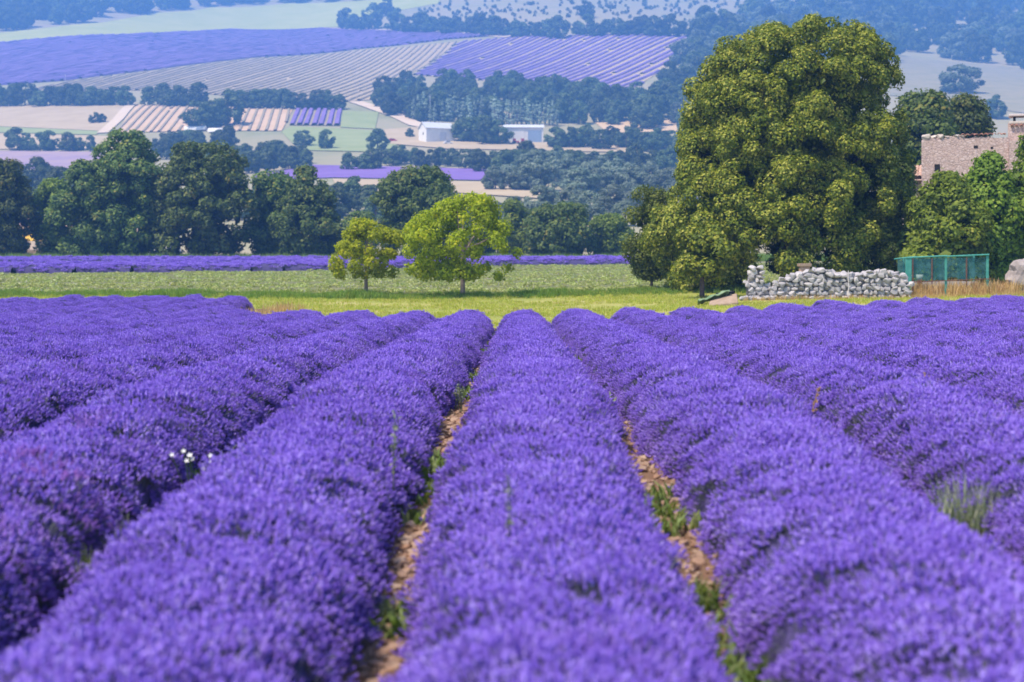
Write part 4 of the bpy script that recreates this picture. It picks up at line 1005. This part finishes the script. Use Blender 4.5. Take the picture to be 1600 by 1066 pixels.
for i, (u0, u1, v) in enumerate([(289, 322, 205), (326, 352, 208)]):   # low white plastic tunnels
    a = atz((u0+u1)/2, v); k = a.y/F; L = (u1-u0)*k; r_ = 7*k; r = empty('plastic_tunnel', a, -.12, ('longer' if i == 0 else 'shorter') + ' low white plastic tunnel among the valley trees', 'greenhouse')
    pts = []; n = 8
    for j in (0, 1): pts += [((j-.5)*L, -r_*math.cos(math.pi*q/n), r_*math.sin(math.pi*q/n)*.95+.3) for q in range(n+1)]
    MB().poly(pts, [(q, q+1, n+2+q, n+1+q) for q in range(n)] + [tuple(range(n+1)), tuple(range(2*n+1, n, -1))]).build('cover', M['white'], r, True); MB().box((L/2+.03, 0, 1), (.06, 1.2, 1.9)).build('door', M['greyroof'], r)
for u, v, h_ in ((102, 128, 11), (269, 138, 12), (449, 145, 16), (672, 192, 44), (862, 190, 10)):
    a = atz(u, v); k = a.y/F; r = empty('utility_pole', a, 0, 'thin pale utility pole standing in the far fields', 'pole', 'utility poles'); MB().tube([(0, 0, -.5), (0, 0, h_*k)], [.16, .11], 7).build('mast', M['pole'], r); MB().box((0, 0, h_*k*.93), (1.4, .12, .14)).build('crossarm', M['pole'], r)

# pale building, awning and banner seen through the tree line
def shed(u0, u1, vt, vb_, Y, label, mat='cream'):
    k = Y/F; x0, x1 = (u0-U0)*k, (u1-U0)*k; xm = (x0+x1)/2; gz = float(g(xm, Y)); h_ = H-(vt-V0)*k-gz; r = empty('farm_building', (xm, Y, gz), 0, label, 'building')
    MB().box((0, 4, h_*.42-.5), (x1-x0, 8, h_*.84+1)).build('wall', M[mat], r)
    MB().poly([(-(x1-x0)/2-.4, -.5, h_*.80), ((x1-x0)/2+.4, -.5, h_*.80), ((x1-x0)/2+.4, 4, h_*1.05), (-(x1-x0)/2-.4, 4, h_*1.05), ((x1-x0)/2+.4, 8.5, h_*.80), (-(x1-x0)/2-.4, 8.5, h_*.80)], [(0, 1, 2, 3), (3, 2, 4, 5), (5, 4, 1, 0), (0, 3, 5), (1, 4, 2)]).build('roof', M['tile_pink'], r)
    for i in range(3): MB().box((-(x1-x0)*.3+i*(x1-x0)*.3, -.03, h_*.45), (.9, .08, 1.1)).build('window', M['dark'], r)
shed(-90, 112, 342, 400, 205, 'long low cream building with a pink roof behind the leftmost dark trees')
shed(215, 262, 352, 400, 206, 'small pale building glimpsed through a gap beside the tallest dark tree', 'white')
def stall():
    Y = 198; k = Y/F; xm = (60-U0)*k; gz = float(g(xm, Y)); r = empty('market_stall', (xm, Y, gz), 0, 'yellow canopied stall in front of the long cream building', 'stall')
    for sx in (-2.6, 2.6):
        for sy in (-1, 1): MB().tube([(sx, sy, 0), (sx, sy, 2.2)], .05, 6).build('leg', M['pole'], r)
    MB().poly([(-2.9, -1.3, 2.1), (2.9, -1.3, 2.1), (2.9, 1.3, 2.1), (-2.9, 1.3, 2.1), (-2.4, 0, 3.1), (2.4, 0, 3.1)], [(0, 1, 5, 4), (2, 3, 4, 5), (1, 2, 5), (3, 0, 4), (3, 2, 1, 0)]).build('canopy', M['yellow'], r)
    MB().box((0, -.6, .5), (4.6, .9, .9)).build('counter', M['sandstone'], r)
    xb = (16-U0)*k; gz = float(g(xb, Y-8)); r = empty('banner', (xb*.96, Y-8, gz), 0, 'red cloth banner on a pole beside the yellow stall', 'banner'); MB().tube([(0, 0, -.2), (0, 0, 3.4)], .05, 6).build('pole', M['pole'], r)
    MB().poly([(.05, 0, .5), (.8, .08, .6), (.7, -.06, 2.0), (.8, .05, 3.2), (.05, 0, 3.3), (.05, .04, .5), (.8, .12, .6), (.7, -.02, 2.0), (.8, .09, 3.2), (.05, .04, 3.3)], [(0, 1, 2, 3, 4), (9, 8, 7, 6, 5), (0, 5, 6, 1), (1, 6, 7, 2), (2, 7, 8, 3), (3, 8, 9, 4), (4, 9, 5, 0)]).build('cloth', M['red'], r)
stall()

# ------------------------------------------------------------------ weeds growing up through the lavender
def stalk(u, v, Y, hpx, label, seed, mat='graygreen', n=1):
    """a tall stem with small leaves and a seed head; its foot stands on the soil"""
    rng = np.random.default_rng(seed); p = pix(u, v, Y); gz = float(g(p.x, Y)); top = p.z - gz + hpx*Y/F
    r = empty('weed_stalk', (p.x, Y, gz), 0, label, 'weed', 'weed stalks in the lavender')
    for i in range(n):
        ox, oy = rng.normal(0, .05, 2)*(i > 0); lx, ly = rng.normal(0, .06, 2); T = top*rng.uniform(.85, 1.05) if i else top
        pts = [Vector((ox, oy, 0)), Vector((ox+lx*.3, oy+ly*.3, T*.5)), Vector((ox+lx, oy+ly, T))]
        MB().tube(pts, [.006, .005, .003], 5).build('stem', M[mat], r)
        m_ = 46; tt = rng.uniform(.45, 1.0, m_); c = np.array([[ox+lx*q, oy+ly*q, T*q] for q in tt]); d = rng.normal(size=(m_, 3)); V, Q, rn = leaves(c + d*.012, d, np.full(m_, .034), rng, .45)
        link('seed_head', mesh_np('seed_head', V, Q, M[mat], rn), r)
stalk(614, 690, 9.6, 46, 'single tall grey-green weed stalk rising from the row left of the middle row', 1)
stalk(722, 655, 16.0, 50, 'pair of grey-green weed stalks in the gap left of the middle row', 2, n=3)
stalk(712, 640, 16.4, 40, 'short weed stalk beside the pair in the gap', 3)
stalk(1263, 640, 13.4, 34, 'short straw-coloured stalk in the second row right of the gravel gap', 4, 'straw')
stalk(1449, 625, 14.2, 42, 'tall straw-coloured stalk near the right rows', 5, 'straw', 2)
stalk(1498, 640, 13.5, 20, 'thin faded stalk next to the tall straw-coloured one', 6, 'straw')
stalk(800, 760, 6.9, 22, 'faint stalk on the crest of the middle row', 7)
def clump(u, v, Y, w, h_, label, seed, n=240, mat='weedleaf'):
    rng = np.random.default_rng(seed); p = pix(u, v, Y); gz = float(g(p.x, Y)); base = max(gz, p.z-.18)
    V, Q, rn = [], [], []
    me = blade_clump(rng, M[mat], n, h_, w/2, .010, .5); o = link('weed_clump', me); o.location = (p.x, Y, base); return tag(o, label, 'weed')
clump(1526, 880, 8.6, .42, .44, 'bushy pale green weed clump growing beside the lavender row', 1, 420, 'graygreen')
clump(1532, 890, 8.5, .30, .27, 'dense green weed foot of the bushy clump', 2, 260)
clump(170, 880, 7.8, .40, .26, 'green weeds in the dark hollow between the left rows', 3, 130); clump(215, 840, 8.4, .30, .34, 'thin grey-green weeds at the edge of the left hollow', 4, 60, 'graygreen')
clump(275, 770, 9.4, .10, .16, 'small green tuft below the white wildflowers', 5, 40); clump(600, 1010, 7.3, .10, .15, 'small grey-green grass tuft at the near end of the gravel gap', 6, 24, 'graygreen'); clump(1100, 985, 7.6, .14, .18, 'green tuft in the gravel gap right of the middle row', 7, 50)
def wildflower():
    Y = 10.4; p = pix(302, 728, Y); rng = np.random.default_rng(3); gz = float(g(p.x, Y)); r = empty('white_wildflower', (p.x, Y, gz), 0, 'cluster of small white flowers on thin stems in the left lavender', 'wildflower')
    h_ = p.z-gz
    for i in range(11):
        x_, y_, z_ = rng.normal(0, .07), rng.normal(0, .05), h_+rng.uniform(-.02, .11)
        MB().tube([(x_*.4, y_*.4, h_*.3), (x_, y_, z_)], .003, 4).build('stem', M['weedleaf'], r)
        f = MB(); pts = [(x_, y_, z_)]; 
        for q in range(10): a = q*.628; rr = .021 if q % 2 else .010; pts.append((x_+rr*math.cos(a), y_+rr*math.sin(a)*.5-.006, z_+rr*math.sin(a)*.8+.004))
        f.poly(pts, [(0, q+1, (q+1) % 10+1) for q in range(10)]).build('flower', M['whitepetal'], r)
wildflower()

# ------------------------------------------------------------------ haze of the warm valley air
hb = MB().box((0, 1135, 206), (3400, 2470, 424)).mesh('haze', bpy.data.materials.new('haze'))
hm = hb.materials[0]; hm.use_nodes = True; t = hm.node_tree; t.nodes.clear(); o = t.nodes.new('ShaderNodeOutputMaterial')
pv = t.nodes.new('ShaderNodeVolumePrincipled'); pv.inputs['Color'].default_value = (.17, .42, 1.0, 1); pv.inputs['Density'].default_value = 0.00052; pv.inputs['Anisotropy'].default_value = 0.1
t.links.new(pv.outputs[0], o.inputs['Volume'])
tag(link('haze', hb), kind='stuff')
